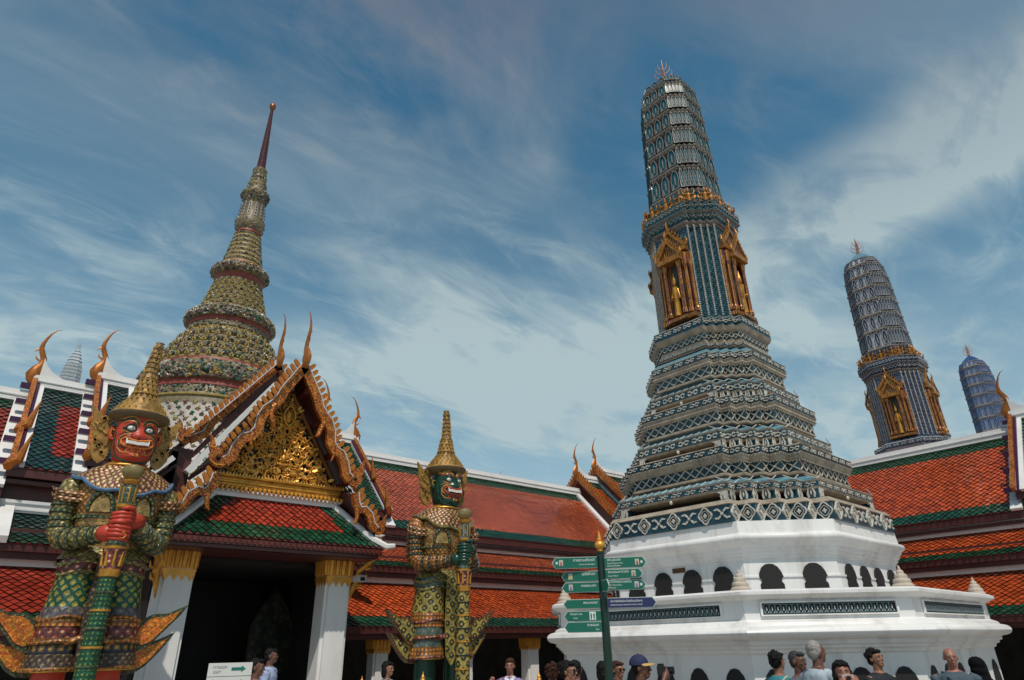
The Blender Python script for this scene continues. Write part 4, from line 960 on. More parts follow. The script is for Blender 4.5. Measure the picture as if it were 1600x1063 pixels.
# ---------------------------------------------------------------- porch
def porch():
    root = thing('gate_porch', 'gabled entrance porch with gold carved pediment, naga bargeboards and white gold-capped pillars', 'temple gate', (4.6, 12.9, 0))
    X = V(1, 0, 0); NY = V(0, -1, 0)
    cap = cap_mesh(.52, .66)
    for s in (-1, 1):
        for y in (.27,):
            m = MB(); a = .27; ch = .06
            ring = [(-a+ch, -a), (a-ch, -a), (a-ch, -a+ch), (a, -a+ch), (a, a-ch), (a-ch, a-ch), (a-ch, a), (-a+ch, a), (-a+ch, a-ch), (-a, a-ch), (-a, -a+ch), (-a+ch, -a+ch)]
            m.loft([[(s*1.52+p*k, y+q*k, z) for p, q in ring] for k, z in ((1.3, 0), (1.3, .3), (1.12, .36), (1.1, .5), (1, .55), (1, 3.66))], 0, cap1=True)
            c = m.build('pillar', WHITE, root); mkobj('capital', cap, c, (s*1.52, y, 2.94))
        # eave bracket
        q = MB(); q.tube([(s*1.80, .1, 2.62), (s*1.84, .05, 2.85), (s*1.90, -.05, 3.05), (s*1.86, -.15, 3.2), (s*1.96, -.35, 3.35), (s*2.05, -.5, 3.44)], [.012, .05, .06, .045, .05, .03], 7)
        for t, (x, y, z) in enumerate(((1.88, 0, 2.9), (1.94, -.08, 3.08), (1.96, -.25, 3.25))):
            q.tube([(s*x, y, z), (s*(x+.08), y-.05, z+.02), (s*(x+.10), y-.06, z+.12)], [.035, .025, .004], 5)
        q.build('eave_bracket', GOLD, root, smooth=True)
    # ceiling, dark interior, floor
    m = MB(); m.box(-2.0, 2.0, -.70, 3.0, 3.40, 3.46); m.build('ceiling', MAROON, root)
    m = MB(); m.box(-1.80, -1.68, .60, 5.0, 0, 3.4); m.box(1.68, 1.80, .60, 5.0, 0, 3.4); m.box(-1.68, 1.68, 4.6, 4.7, 0, 3.4); m.box(-1.9, 1.9, .60, 5.0, 3.30, 3.39); m.build('inner_wall', BLACK, root)  # walls coloured black to paint in the deep shade of the gateway
    m = MB(); m.box(-2.1, 2.1, -.3, 4.6, 0, .12); m.build('step', MARBLE, root)
    m = MB(); m.plate([(-.45, 0), (.45, 0), (.45, 2.1), (.25, 2.5), (0, 2.85), (-.25, 2.5), (-.45, 2.1)], V(1.22, 2.6, .15), X, ZV, NY, .05, 0)
    dp = m.build('painted_door', cells('floral_door', [(0, (.06, .06, .03)), (.18, (.012, .02, .015)), (.36, (.03, .03, .012)), (.5, (.005, .007, .007))], (7, 7), 0, .4, .1, .2, coord='Object', vor=1), root)
    m = MB(); m.tube([V(1.22+x, 2.55, z+.15) for x, z in ((-.47, 0), (-.47, 2.1), (-.27, 2.52), (0, 2.9), (.27, 2.52), (.47, 2.1), (.47, 0))], .02, 5); m.build('door_frame', mat('dull_gold', (.05, .03, .01), .5, metal=.3), dp)
    m = MB(); m.tube([(-.86, 2.0, .1), (-.86, 2.0, 3.0)], .022, 6); m.build('gold_post', GOLD, root)
    m = MB(); m.box(-1.35, -1.2, 2.3, 2.4, 0, 3.2); m.build('door_jamb', REDW, root)
    # beam over the pillars and pent roof
    m = MB(); m.box(-1.82, 1.82, .02, .5, 3.60, 4.45); m.build('lintel', MAROON, root)
    o = V(0, -.75, 3.60); t = V(0, -.05, 4.46); L_ = (t-o).length; dd = (t-o).normalized()
    def zp(u, d):
        lim = 2.06-(.86*d/L_)-.06
        if abs(u) > lim: return None
        return 0 if (d > .36 and abs(u) < 1.62-(.86*d/L_)) else 1
    roof_slope(root, o, X, dd, -2.08, 2.08, L_, zp, c=.14, r=.08, clip=[(-2.08, 0), (2.08, 0), (1.2, L_), (-1.2, L_)], mats=[TRED, TGRN])
    for s in (-1, 1):
        q = MB(); q.tube([(s*1.16, -.04, 4.50), (s*1.38, -.20, 4.30), (s*1.65, -.42, 4.02), (s*1.9, -.62, 3.78), (s*2.12, -.78, 3.64), (s*2.28, -.84, 3.66)], [.07, .07, .068, .065, .06, .045], 6); q.build('hip_border', WHITE, root, smooth=True)
        # side skirt roofs of the porch
        so_ = V(s*2.12, 0, 3.60); st = V(s*1.30, 0, 4.72); Ls = (st-so_).length
        roof_slope(root, so_, V(0, s, 0), (st-so_).normalized(), *((-.55, 1.2) if s > 0 else (-1.2, .55)), Ls, lambda u, d: 0 if .3 < d else 1, c=.17, r=.1, mats=[TDGR, TGRN])
    m = MB(); m.box(-1.24, 1.24, -.14, .02, 4.42, 4.50); m.box(-1.30, 1.30, -.19, .02, 4.50, 4.545); m.build('white_cornice', WHITE, root)
    m = MB(); m.box(-2.05, 2.05, -.74, -.68, 3.47, 3.575); m.box(-2.0, 2.0, -.68, -.60, 3.40, 3.50); m.build('eave_board', MAROON, root)
    q = MB()
    for i in range(40): x = -1.99+i*.102; q.box(x, x+.05, -.765, -.742, 3.50, 3.565)
    q.build('dentil_row', REDW, root, kind='stuff')
    # entablature
    m = MB(); prof = [(4.55, .10), (4.57, .20), (4.60, .21), (4.62, .15), (4.66, .15), (4.67, .19), (4.70, .19), (4.72, .14), (4.76, .14), (4.77, .22), (4.80, .23), (4.81, .1)]
    m.loft([[(-1.30-d*.3, -d, z), (1.30+d*.3, -d, z)] for z, d in prof], 0, closed=False); e = m.build('entablature', GOLD, root)
    lf = MB(); lf.tube([(0, -.0, 0), (0, -.035, -.03), (0, -.03, -.07), (0, -.005, -.10)], [.026, .034, .026, .005], 6)
    lm_ = bpy.data.meshes.new('leaf'); lm_.from_pydata(lf.v, [], lf.f); lm_.materials.append(GOLDB)
    for i in range(30): mkobj('leaf', lm_, e, (-1.30+i*.0897, -.20, 4.60))
    q = MB()
    for i in range(44):
        x = -1.31+i*.061; q.plate([(-.028, 0), (.028, 0), (0, .06)], V(x, -.20, 4.80), X, ZV, NY, .02, 0)
    for i in range(66):
        x = -1.31+i*.0405; q.ball((x, -.17, 4.685), .015, 5, 3)
    q.build('fringe', GOLDB, e, kind='stuff')
    # pediment
    m = MB(); m.plate([(-1.36, 0), (1.36, 0), (0, 2.22)], V(0, .06, 4.78), X, ZV, NY, .06, 0); m.build('gable_wall', REDW, root)
    m = MB(); m.plate([(-1.19, 0), (1.19, 0), (0, 1.84)], V(0, 0, 4.81), X, ZV, NY, .03, 0); pd = m.build('pediment_ground', mat('pediment_blue', (.010, .012, .02), .4, var=.5, vscale=6), root)
    for s in (-1, 1):
        q = MB(); q.tube([(s*1.22, -.07, 4.82), (s*.02, -.07, 6.70)], .045, 4); q.build('pediment_frame', mat('dark_gilt', (.26, .10, .025), .45, metal=.4), root)
    q = MB(); rnd = random.Random(11)
    def inside(x, z): return z > 4.85 and abs(x) < 1.08*(1-(z-4.81)/1.84)
    cnt = 0
    while cnt < 105:
        x = rnd.uniform(0, 1.1); z = rnd.uniform(4.86, 6.45)
        if not inside(x+.05, z): continue
        cnt += 1; r0 = rnd.uniform(.05, .115); a0 = rnd.uniform(0, 6.28); dr = rnd.choice((-1, 1)); dep = rnd.uniform(.05, .12)
        for s in (-1, 1):
            pts = []
            for i in range(9):
                t = i/8; rr = r0*(1-.8*t); a = a0+dr*t*5.0; px_, pz_ = x+rr*math.cos(a), z+rr*math.sin(a)
                if not inside(px_, pz_): px_ = px_*.93
                pts.append((s*px_, -dep-.03*math.sin(t*3), pz_))
            q.tube(pts, [.006+.013*math.sin(math.pi*min(1, .15+i/8)) for i in range(9)], 5)
    cnt = 0
    while cnt < 190:
        x = rnd.uniform(0, 1.12); z = rnd.uniform(4.84, 6.55)
        if not inside(x, z): continue
        cnt += 1; a = rnd.uniform(.2, 2.9) ; l = rnd.uniform(.08, .16)
        for s in (-1, 1):
            n = V(s*rnd.uniform(-.5, .5), -1, rnd.uniform(-.2, .6)).normalized(); u = X.cross(n).cross(n)*-1; u = (X-n*X.dot(n)).normalized(); v = n.cross(u)
            if v.z < 0: v = -v
            q.plate(leafp(0, 0, a if s > 0 else math.pi-a, l, l*.45), V(s*x, -.05-rnd.random()*.07, z), u, v, n, .012, 0, back=False)
    q.build('scroll_carving', GOLDB, pd, kind='stuff')
    # middle figure group of the carving: a plain pointed rosette above a seated figure
    q = MB(); q.ball((0, -.12, 6.18), (.085, .05, .15), 10, 8); ringpoly(q, V(0, -.10, 6.18), X, ZV, NY, .13, .22, .03, .06, 0, 16, .05)
    q.ball((0, -.13, 5.28), (.06, .05, .09), 10, 6); q.ball((0, -.14, 5.41), .035, 8, 6); q.lathe([(.03, 5.43), (.012, 5.48), (.004, 5.54)], 8, 0, (0, -.14)); q.tube([(-.12, -.13, 5.17), (0, -.15, 5.14), (.12, -.13, 5.17)], [.02, .035, .02], 7)
    for s in (-1, 1): q.tube([(s*.05, -.13, 5.33), (s*.11, -.14, 5.29), (s*.13, -.15, 5.38), (s*.10, -.15, 5.45)], [.017, .016, .013, .009], 6)
    q.build('carved_figure', GOLD, pd, smooth=True, kind='stuff')
    # roofs: front tier, raised rear tier
    def slope(s, x0, z0, x1, z1, ya, yb, zone, border=True, mats=None):
        o = V(s*x0, 0, z0); t = V(s*x1, 0, z1); Ln = (t-o).length; dd = (t-o).normalized()
        u = V(0, s, 0)
        a, b = (ya, yb) if s > 0 else (-yb, -ya)
        roof_slope(root, o, u, dd, a, b, Ln, zone, c=.17, r=.1, mats=mats or [TRED, TGRN])
        return o, t, dd
    for s in (-1, 1):
        slope(s, 1.45, 4.92, 0, 7.10, -.55, 1.12, lambda u, d: 1)
        slope(s, 1.85, 5.40, 0, 7.64, 1.12, 5.2, lambda u, d: 0 if d > .4 else 1)
        slope(s, 2.62, 4.18, 1.75, 5.15, .95, 4.8, lambda u, d: 1)
        q = MB(); q.box(min(s*1.82, s*1.70), max(s*1.82, s*1.70), 1.06, 5.2, 3.4, 5.42); q.box(min(s*1.44, s*1.82), max(s*1.44, s*1.82), 1.06, 1.12, 3.4, 5.5); q.build('side_wall', MAROON, root)
        for p0, p1, y0 in (((1.47, 4.98), (.0, 7.20), 1.00), ((2.66, 4.22), (1.78, 5.20), .92)):
            q = MB(); a = V(s*p0[0], y0, p0[1]); b = V(s*p1[0], y0, p1[1]); dn = (b-a).normalized(); nn = V(0, 1, 0).cross(dn); nn = nn if nn.z > 0 else -nn
            q.hexa([a-V(0, .1, 0), a+V(0, .2, 0), b+V(0, .2, 0), b-V(0, .1, 0), a-V(0, .1, 0)+nn*.10, a+V(0, .2, 0)+nn*.10, b+V(0, .2, 0)+nn*.10, b-V(0, .1, 0)+nn*.10]); q.build('white_verge', WHITE, root)
        # purlins under the overhang
        for t in (.12, .40, .68, .94):
            x, z = 1.40*t, 7.02-2.10*t; q = MB(); q.box(min(s*x-.05, s*x+.05), max(s*x-.05, s*x+.05), -.52, .04, z-.16, z-.06); q.build('purlin', REDW, root)
        # bargeboards
        MP = [(0, 7.14), (.36, 6.52), (.43, 6.32), (.55, 6.16), (.66, 6.06), (.74, 5.86), (.76, 5.62), (.86, 5.48), (1.0, 5.42), (1.10, 5.24), (1.16, 5.02), (1.26, 4.92)]
        barge(root, MP, (0, -.60, 0), (s, 0, 0), (0, -1, 0), w=.16, pitch=.135, hs=.72)
        q = MB(); q.tube([(s*.50, -.62, 6.20), (s*.56, -.62, 6.02), (s*.50, -.62, 5.86), (s*.46, -.62, 5.72), (s*.40, -.62, 5.70)], [.07, .065, .055, .042, .012], 7); q.tube([(s*.82, -.62, 5.56), (s*.86, -.62, 5.40), (s*.80, -.62, 5.24)], [.05, .04, .01], 7); q.build('naga_tail', NAGA, root, smooth=True)
        barge(root, [(1.38, 4.66), (1.42, 4.44), (1.50, 4.32), (1.62, 4.34), (1.74, 4.24), (1.80, 4.06), (1.90, 3.96)], (0, -.66, 0), (s, 0, 0), (0, -1, 0), w=.12, pitch=.13, hs=.52, name='lower_bargeboard')
        q = MB(); q.tube([(s*1.43, -.68, 4.40), (s*1.46, -.68, 4.22), (s*1.43, -.68, 4.06), (s*1.38, -.68, 4.02)], [.05, .045, .035, .01], 7); q.build('naga_tail', NAGA, root, smooth=True)
        barge(root, [(0, 7.70), (.6, 6.90), (1.19, 6.12), (1.28, 5.86), (1.55, 5.68)], (0, 1.05, 0), (s, 0, 0), (0, -1, 0), w=.13, pitch=.14, hs=.62, name='rear_bargeboard')
        q = MB(); q.plate([(s*1.40, -.26), (s*1.60, -.40), (s*.0, 2.05), (0, 1.75)], V(0, 1.12, 5.62), X, ZV, NY, .05, 0); q.build('rear_soffit', MAROON, root)
    m = MB(); m.box(-.09, .09, 1.0, 5.2, 7.62, 7.84); m.build('white_ridge', WHITE, root)
    chofa(root, (0, -.62, 7.22), (0, -1, 0), .90); chofa(root, (0, 1.03, 7.80), (0, -1, 0), .93)
    return root
porch()
def cctv():
    r = thing('security_camera', 'small white security camera beside the right porch pillar under the eave', 'camera', (6.52, 12.86, 3.06))
    m = MB(); m.box(-.09, .09, -.14, .10, -.055, .055); m.box(-.10, .10, -.17, .10, .055, .068); m.build('housing', WHB, r)
    m = MB(); m.box(-.06, .06, -.143, -.1405, -.035, .035); m.build('lens_window', BLACK, r)
    m = MB(); m.tube([(0, .02, -.05), (0, .1, -.13), (-.08, .28, -.13)], .018, 6); m.build('mount', WHB, r)
    r.rotation_euler = (0, 0, R(12))
cctv()

# ---------------------------------------------------------------- guardian statues
def mosaic(name, a, b, c, sc=22, rot=45, rough=.38, metal=.15):
    return cells(name, [(0, a), (.17, b), (.40, c)], (sc, sc), rot, rough, metal, .45)
def sgn(v): return -1 if v < 0 else 1
GREEN_GOLD = mosaic('green_gold_mosaic', (.42, .30, .05), (.28, .26, .05), (.012, .075, .045), 10, 45)
OLIVE = mosaic('olive_mosaic', (.44, .30, .08), (.33, .24, .07), (.12, .11, .04), 13, 45)
GOLDM = mosaic('gold_scale_mosaic', (.56, .27, .045), (.44, .21, .045), (.18, .085, .03), 15, 45, .4, .2)
CROWNM = mosaic('crown_mosaic', (.40, .25, .06), (.30, .19, .05), (.11, .07, .03), 16, 45, .5, .15)
CRG = mat('weathered_crown_gold', (.36, .20, .045), .5, metal=.25, var=.35, vscale=14, island=.3, dirt=(.09, .05, .02), dscale=9, damt=.7)
DOTS = mosaic('beaded_band', (.34, .32, .07), (.07, .09, .045), (.035, .06, .045), 13, 0)
ORBAND = mosaic('orange_band', (.50, .24, .04), (.42, .15, .025), (.16, .07, .02), 14, 0, .42, .15)
PURB = mosaic('purple_grey_band', (.28, .22, .08), (.14, .12, .12), (.09, .08, .09), 9, 45)
REDFL = mosaic('red_flower_band', (.50, .40, .26), (.28, .05, .03), (.10, .03, .03), 10, 45)
TEAR = mosaic('teardrop_band', (.48, .28, .05), (.20, .11, .03), (.02, .02, .03), 9, 0)
DKB = mosaic('dark_flower_band', (.26, .24, .08), (.11, .07, .05), (.06, .04, .03), 14, 45)
LEAFC = mosaic('leaf_collar', (.55, .46, .28), (.40, .26, .07), (.13, .03, .02), 15, 45)
REDDOT = mosaic('tan_red_dots', (.40, .07, .03), (.40, .25, .10), (.36, .24, .08), 12, 0)
BEDGE = mat('blue_edge', (.07, .15, .26), .35, var=.3, vscale=15)
BROWNL = mosaic('brown_lattice', (.30, .20, .05), (.30, .09, .03), (.32, .20, .06), 7, 45)
DKG = mat('dark_green_paint', (.010, .045, .028), .35)
WPAINT = mat('white_paint', (.75, .72, .66), .4)
YPAINT = mat('gold_line_paint', (.62, .30, .05), .4, metal=.2)
LATG = mosaic('dark_green_gold_lattice', (.36, .24, .05), (.012, .03, .03), (.34, .26, .06), 6.5, 45)
BLUB = mosaic('blue_band_mosaic', (.30, .16, .06), (.05, .13, .20), (.10, .12, .06), 8, 45)
def statue(loc, rz, P, label):
    root = thing('guardian_statue', label, 'demon statue', loc, rz, 'giant guardian statues flanking the gate')
    def ell(cx, cy, z, rx, ry, n=32, p=2.0):
        out_ = []
        for i in range(n):
            a = 2*math.pi*i/n; c, s = math.cos(a), math.sin(a)
            out_.append((cx+rx*sgn(c)*abs(c)**(2/p), cy+ry*sgn(s)*abs(s)**(2/p), z))
        return out_
    skin = P['skin']
    # pedestal
    m = MB(); sq = lambda a, z: [(a, -a, z), (a, a, z), (-a, a, z), (-a, -a, z)]
    m.loft([sq(a, z) for z, a in ((0, 1.05), (.12, 1.05), (.14, .98), (.22, .92), (.26, .85), (.40, .85), (.43, .92), (.50, .96), (.55, .96))], 0, cap1=True); m.build('pedestal', MARBLE, root)
    # body: legs, trunk, arms, neck in one mesh
    m = MB()
    for s in (-1, 1):
        m.loft([ell(s*.33, .0, .56, .13, .20), ell(s*.33, .0, .70, .12, .15), ell(s*.33, .0, 1.05, .19, .19), ell(s*.33, .0, 1.35, .20, .20), ell(s*.33, 0, 1.6, .19, .19), ell(s*.30, 0, 2.2, .25, .24), ell(s*.24, 0, 2.9, .26, .26)], 0, cap0=True, cap1=True)
        m.tube([(s*.33, .05, .62), (s*.34, -.2, .62), (s*.36, -.42, .59)], [.13, .12, .08], 10, 0, flat=((0, 0, 1), .6))
    m.loft([ell(0, 0, 2.8, .48, .30), ell(0, 0, 3.15, .44, .27), ell(0, 0, 3.5, .50, .30), ell(0, 0, 3.9, .54, .34), ell(0, .02, 4.12, .50, .30), ell(0, .02, 4.25, .30, .25), ell(0, .0, 4.32, .235, .24), ell(0, -.02, 4.62, .21, .23)], 0, cap0=True, cap1=True)
    m.build('body', skin, root, smooth='full')
    # head
    def wd(z): return float(np.interp(z, [4.33, 4.40, 4.50, 4.65, 4.85, 5.0, 5.12, 5.2], [.14, .215, .255, .285, .295, .285, .27, .24]))
    def dp(z): return float(np.interp(z, [4.33, 4.40, 4.50, 4.65, 4.85, 5.0, 5.12, 5.2], [.20, .27, .30, .31, .30, .30, .28, .26]))
    def g_(x, z, cx, cz, sx, sz, am): return am*math.exp(-((x-cx)/sx)**2-((z-cz)/sz)**2)
    def bump(x, z):
        b = g_(x, z, 0, 4.80, .055, .07, .075)+g_(x, z, .06, 4.775, .04, .035, .04)+g_(x, z, -.06, 4.775, .04, .035, .04)+g_(x, z, 0, 4.66, .19, .06, .065)
        b += g_(x, z, 0, 4.47, .13, .05, .05)+g_(x, z, .17, 4.76, .07, .05, .03)+g_(x, z, -.17, 4.76, .07, .05, .03)+g_(x, z, .13, 4.99, .09, .035, .035)+g_(x, z, -.13, 4.99, .09, .035, .035)
        return b
    def front(x, z):
        w_, d_ = wd(z), dp(z); t = min(.985, abs(x)/w_); return -.06-d_*(1-t**2.6)**(1/2.6)-bump(x, z)
    m = MB(); rings = []
    zs_ = [4.33+i*(5.2-4.33)/26 for i in range(27)]
    for z in zs_:
        r_ = []
        for i in range(48):
            a = 2*math.pi*i/48; c, s = math.cos(a), math.sin(a); x = wd(z)*sgn(c)*abs(c)**(2/2.6)
            if s <= 0: t = min(1, abs(x)/wd(z)); y = -.06-dp(z)*max(0, 1-t**2.6)**(1/2.6)-bump(x, z)*min(1, -s*2.2)
            else: y = -.06+.27*abs(s)**(2/2.4)
            r_.append((x, y, z))
        rings.append(r_)
    m.loft(rings, 0, cap0=True, cap1=True); hd = m.build('head', skin, root, smooth='full')
    def line(nm, pts, r_, mt, both=True, off=.004, n=5):
        q = MB()
        for s in ((1, -1) if both else (1,)):
            pp = []
            for k in range(len(pts)-1):
                for t in (0, .34, .67): x = pts[k][0]*(1-t)+pts[k+1][0]*t; z = pts[k][1]*(1-t)+pts[k+1][1]*t; pp.append((x, z))
            pp.append(pts[-1]); q.tube([(s*x, front(x, z)-off, z) for x, z in pp], [r_*min(1, .35+min(i, len(pp)-1-i)*.4) for i in range(len(pp))], n)
        return q.build(nm, mt, hd, smooth=True, kind='stuff')
    line('brow', [(.03, 4.965), (.065, 5.02), (.13, 5.052), (.19, 5.04), (.235, 5.015), (.275, 5.05)], .022, P['line']); line('brow_line', [(.025, 5.0), (.06, 5.055), (.13, 5.09), (.20, 5.075), (.24, 5.05), (.28, 5.085)], .009, YPAINT)
    line('brow_line', [(.04, 4.945), (.08, 4.99), (.14, 5.015), (.19, 5.0), (.25, 4.985)], .008, P['acc'])
    line('forehead_scroll', [(.02, 5.10), (.05, 5.13), (.10, 5.10), (.15, 5.13), (.2, 5.10)], .011, P['acc'])
    for s in (-1, 1):
        q = MB(); cx, cz = s*.118, 4.905
        yb_ = front(.118, cz)
        q.ball((cx, yb_+.020, cz), (.062, .050, .046), 14, 8, 0); q.ball((cx+P['gaze']*.006, yb_-.014, cz), (.024, .016, .024), 10, 6, 1); q.ball((cx+P['gaze']*.006, yb_-.024, cz), (.011, .008, .011), 8, 5, 2)
        q.build('eye', [WPAINT, mat('iris_brown', (.16, .06, .02), .2), BLACK], hd, smooth=True)
    line('eye_rim', [(.05, 4.885), (.075, 4.945), (.12, 4.965), (.165, 4.945), (.195, 4.90), (.235, 4.905)], .014, DKG, off=.012); line('eye_rim', [(.05, 4.885), (.09, 4.855), (.135, 4.85), (.175, 4.875), (.22, 4.885)], .012, DKG, off=.012)
    line('eye_line', [(.06, 4.87), (.10, 4.835), (.15, 4.83), (.19, 4.855), (.24, 4.865)], .008, YPAINT)
    line('nose_wing', [(.0, 4.755), (.035, 4.735), (.08, 4.75), (.105, 4.785), (.085, 4.82)], .014, P['dark'])
    # mouth: dark opening, white teeth, curled lips
    q = MB(); pts = [(-.175, 4.712), (-.10, 4.698), (0, 4.682), (.10, 4.698), (.175, 4.712), (.155, 4.64), (.06, 4.612), (-.06, 4.612), (-.155, 4.64)]
    q.add([(x, front(x, z)-.008, z) for x, z in pts], [(0, 1, 8), (1, 7, 8), (1, 2, 7), (2, 6, 7), (2, 3, 6), (3, 5, 6), (3, 4, 5)]); q.build('mouth', mat('mouth_dark', (.08, .01, .01), .5), hd)
    for i in range(10):
        x = -.125+i*.0278; z = 4.655+.018*abs(x)/.12; q = MB(); y = front(x, z)-.014; q.box(x-.0125, x+.0125, y-.012, y+.01, z-.028, z+.02); q.build('tooth', WPAINT, hd)
    for s in (-1, 1):
        q = MB(); q.tube([(s*.14, front(.14, 4.655)-.012, 4.645), (s*.15, front(.15, 4.68)-.022, 4.69), (s*.158, front(.158, 4.70)-.02, 4.735)], [.02, .015, .003], 7); q.build('fang', WPAINT, hd, smooth=True)
        q = MB(); q.tube([(s*.115, front(.115, 4.69)-.012, 4.69), (s*.12, front(.12, 4.65)-.02, 4.645)], [.014, .003], 6); q.build('fang', WPAINT, hd)
    line('lip', [(0, 4.700), (.06, 4.708), (.12, 4.728), (.18, 4.745), (.215, 4.715), (.21, 4.66), (.17, 4.625), (.10, 4.602), (0, 4.592)], .017, P['acc'], off=.010)
    line('lip_line', [(0, 4.725), (.07, 4.733), (.14, 4.758), (.20, 4.775), (.243, 4.73), (.235, 4.64), (.18, 4.59), (.11, 4.57)], .009, P['line'])
    line('cheek_line', [(.10, 4.80), (.17, 4.80), (.225, 4.77), (.25, 4.70), (.24, 4.60), (.19, 4.53), (.10, 4.51)], .009, YPAINT)
    line('cheek_line', [(.14, 4.82), (.2, 4.83), (.262, 4.79)], .009, P['line'])
    line('chin_curl', [(0, 4.61), (.04, 4.60), (.06, 4.57), (.045, 4.54), (.02, 4.555), (.03, 4.575)], .013, P['acc'], off=.008)
    line('chin_curl', [(.08, 4.59), (.12, 4.575), (.13, 4.54), (.10, 4.515), (.085, 4.54)], .012, P['acc'], off=.008); line('chin_curl', [(.0, 4.52), (.03, 4.505), (.035, 4.475), (.01, 4.47)], .010, YPAINT, off=.006)
    line('jaw_line', [(0, 4.385), (.08, 4.39), (.16, 4.41), (.225, 4.47), (.26, 4.56), (.283, 4.70), (.285, 4.85)], .016, DKG, off=.006)
    for x in (.04, .11, .17):
        for s in (-1, 1):
            q = MB(); q.tube([(s*x, -.235+.25*x, 4.42), (s*x*.9, -.25+.25*x, 4.36), (s*x*1.25, -.265+.3*x, 4.28)], .007, 5); q.build('neck_line', YPAINT, root)
    for s in (-1, 1):
        q = MB(); q.tube([(s*.285, -.08, 4.90), (s*.34, -.06, 4.94), (s*.36, -.04, 4.86), (s*.335, -.06, 4.78), (s*.29, -.08, 4.76)], [.02, .032, .032, .03, .018], 8); q.build('ear', skin, hd, smooth=True)
        q = MB(); q.tube([(s*.30, -.10, 4.90), (s*.345, -.085, 4.91), (s*.35, -.08, 4.84), (s*.32, -.09, 4.80)], .010, 6); q.build('ear_line', YPAINT, hd, smooth=True)
        fl = [(.26, 4.70), (.30, 4.95), (.36, 5.08), (.50, 5.14), (.64, 5.28), (.61, 5.10), (.60, 4.96), (.55, 4.90), (.58, 4.84), (.52, 4.78), (.55, 4.68), (.54, 4.56), (.47, 4.45), (.40, 4.40), (.33, 4.46), (.30, 4.56)]
        q = MB(); q.plate([(s*x, z) for x, z in fl], V(0, .10, 0), V(1, 0, 0), ZV, V(0, -1, 0), .05, 0)
        rnd = random.Random(5)
        for k in range(26):
            x = rnd.uniform(.33, .54); z = rnd.uniform(4.50, 5.08)
            if x-.33 > (z-4.4)*.9: continue
            q.plate(leafp(0, 0, rnd.uniform(.3, 2.2) if s > 0 else math.pi-rnd.uniform(.3, 2.2), .10, .045), V(s*x, .05, z), V(1, 0, 0), ZV, V(s*.3, -1, 0).normalized(), .025, 0, back=False)
        q.build('ear_ornament', CRG, root)
    # crown
    bend = lambda z: (P['bend']*max(0, z-5.9)**2*.35, 0)
    pr = [(.26, 5.04), (.30, 5.08), (.40, 5.12), (.435, 5.15), (.44, 5.18), (.42, 5.21), (.40, 5.20), (.385, 5.22)]
    mt = [1]*5+[2]*3
    for z, r_ in ((5.27, .335), (5.33, .29), (5.39, .245), (5.45, .21), (5.50, .185)): pr += [(r_+.018, z), (r_-.02, z+.035)]; mt += [0, 0]
    for z, r_ in ((5.545, .165), (5.63, .145), (5.71, .13), (5.79, .115)): pr += [(r_+.03, z), (r_+.03, z+.022), (r_, z+.03), (r_-.01, z+.07)]; mt += [2, 2, 0, 0]
    for z, r_ in ((5.88, .098), (5.97, .09), (6.06, .083), (6.15, .074), (6.24, .068), (6.33, .062), (6.41, .058)): pr += [(r_+.008, z), (r_, z+.03), (r_-.004, z+.075)]; mt += [0, 0, 0]
    pr += [(.066, 6.50), (.02, 6.51)]; mt += [2, 2]
    m = MB(); m.lathe([(a, b) for a, b in pr], 32, mt[1:]+[0], (0, -.02), bend, cap=True); cw = m.build('crown', [CROWNM, mat('brim_underside', (.14, .10, .05), .5, var=.2), CRG], root, smooth=True)
    q = MB()
    for z, r_, n in ((5.235, .375, 26), (5.295, .335, 24), (5.355, .29, 22), (5.415, .245, 18), (5.475, .205, 16), (5.60, .165, 14), (5.68, .150, 13), (5.76, .135, 12), (5.86, .115, 10)):
        for k in range(n):
            a = 2*math.pi*(k+.5*(int(z*100) % 2))/n; c, s = math.cos(a), math.sin(a); u = V(-s, c, 0); nn = V(c, s, .2).normalized(); wq = 2*math.pi*r_/n
            q.plate([(-wq*.42, -.02), (wq*.42, -.02), (wq*.3, .03), (0, .065), (-wq*.3, .03)], V(r_*c-.0, r_*s-.02, z-.01), u, nn.cross(u), nn, .014, 0, back=False)
    for z, n in ((5.97, 8), (6.06, 8), (6.15, 7), (6.24, 7), (6.33, 6), (6.42, 6)):
        bx = bend(z)[0]; r_ = float(np.interp(z, [5.9, 6.45], [.10, .064]))
        for k in range(n):
            a = 2*math.pi*k/n; c, s = math.cos(a), math.sin(a); q.plate([(-.03, -.03), (.03, -.03), (0, .045)], V(bx+r_*c, r_*s-.02, z), V(-s, c, 0), ZV, V(c, s, 0), .012, 0, back=False)
    q.build('crown_leaf', CRG, cw, kind='stuff')
    # chest armour
    m = MB(); m.loft([ell(0, 0, 3.08, .50, .32, 40), ell(0, -.01, 3.22, .45, .31, 40), ell(0, -.02, 3.42, .50, .345, 40), ell(0, -.03, 3.60, .53, .37, 40), ell(0, -.03, 3.82, .57, .39, 40, 2.3), ell(0, 0, 4.02, .60, .36, 40, 2.3), ell(0, .02, 4.15, .55, .32, 40), ell(0, .02, 4.24, .45, .28, 40)], [3, 3, 1, 0, 0, 0, 0], cap1=True)
    m.build('breastplate', [P['chest'], P['belly'], DOTS, P['belly']], root, smooth=True)
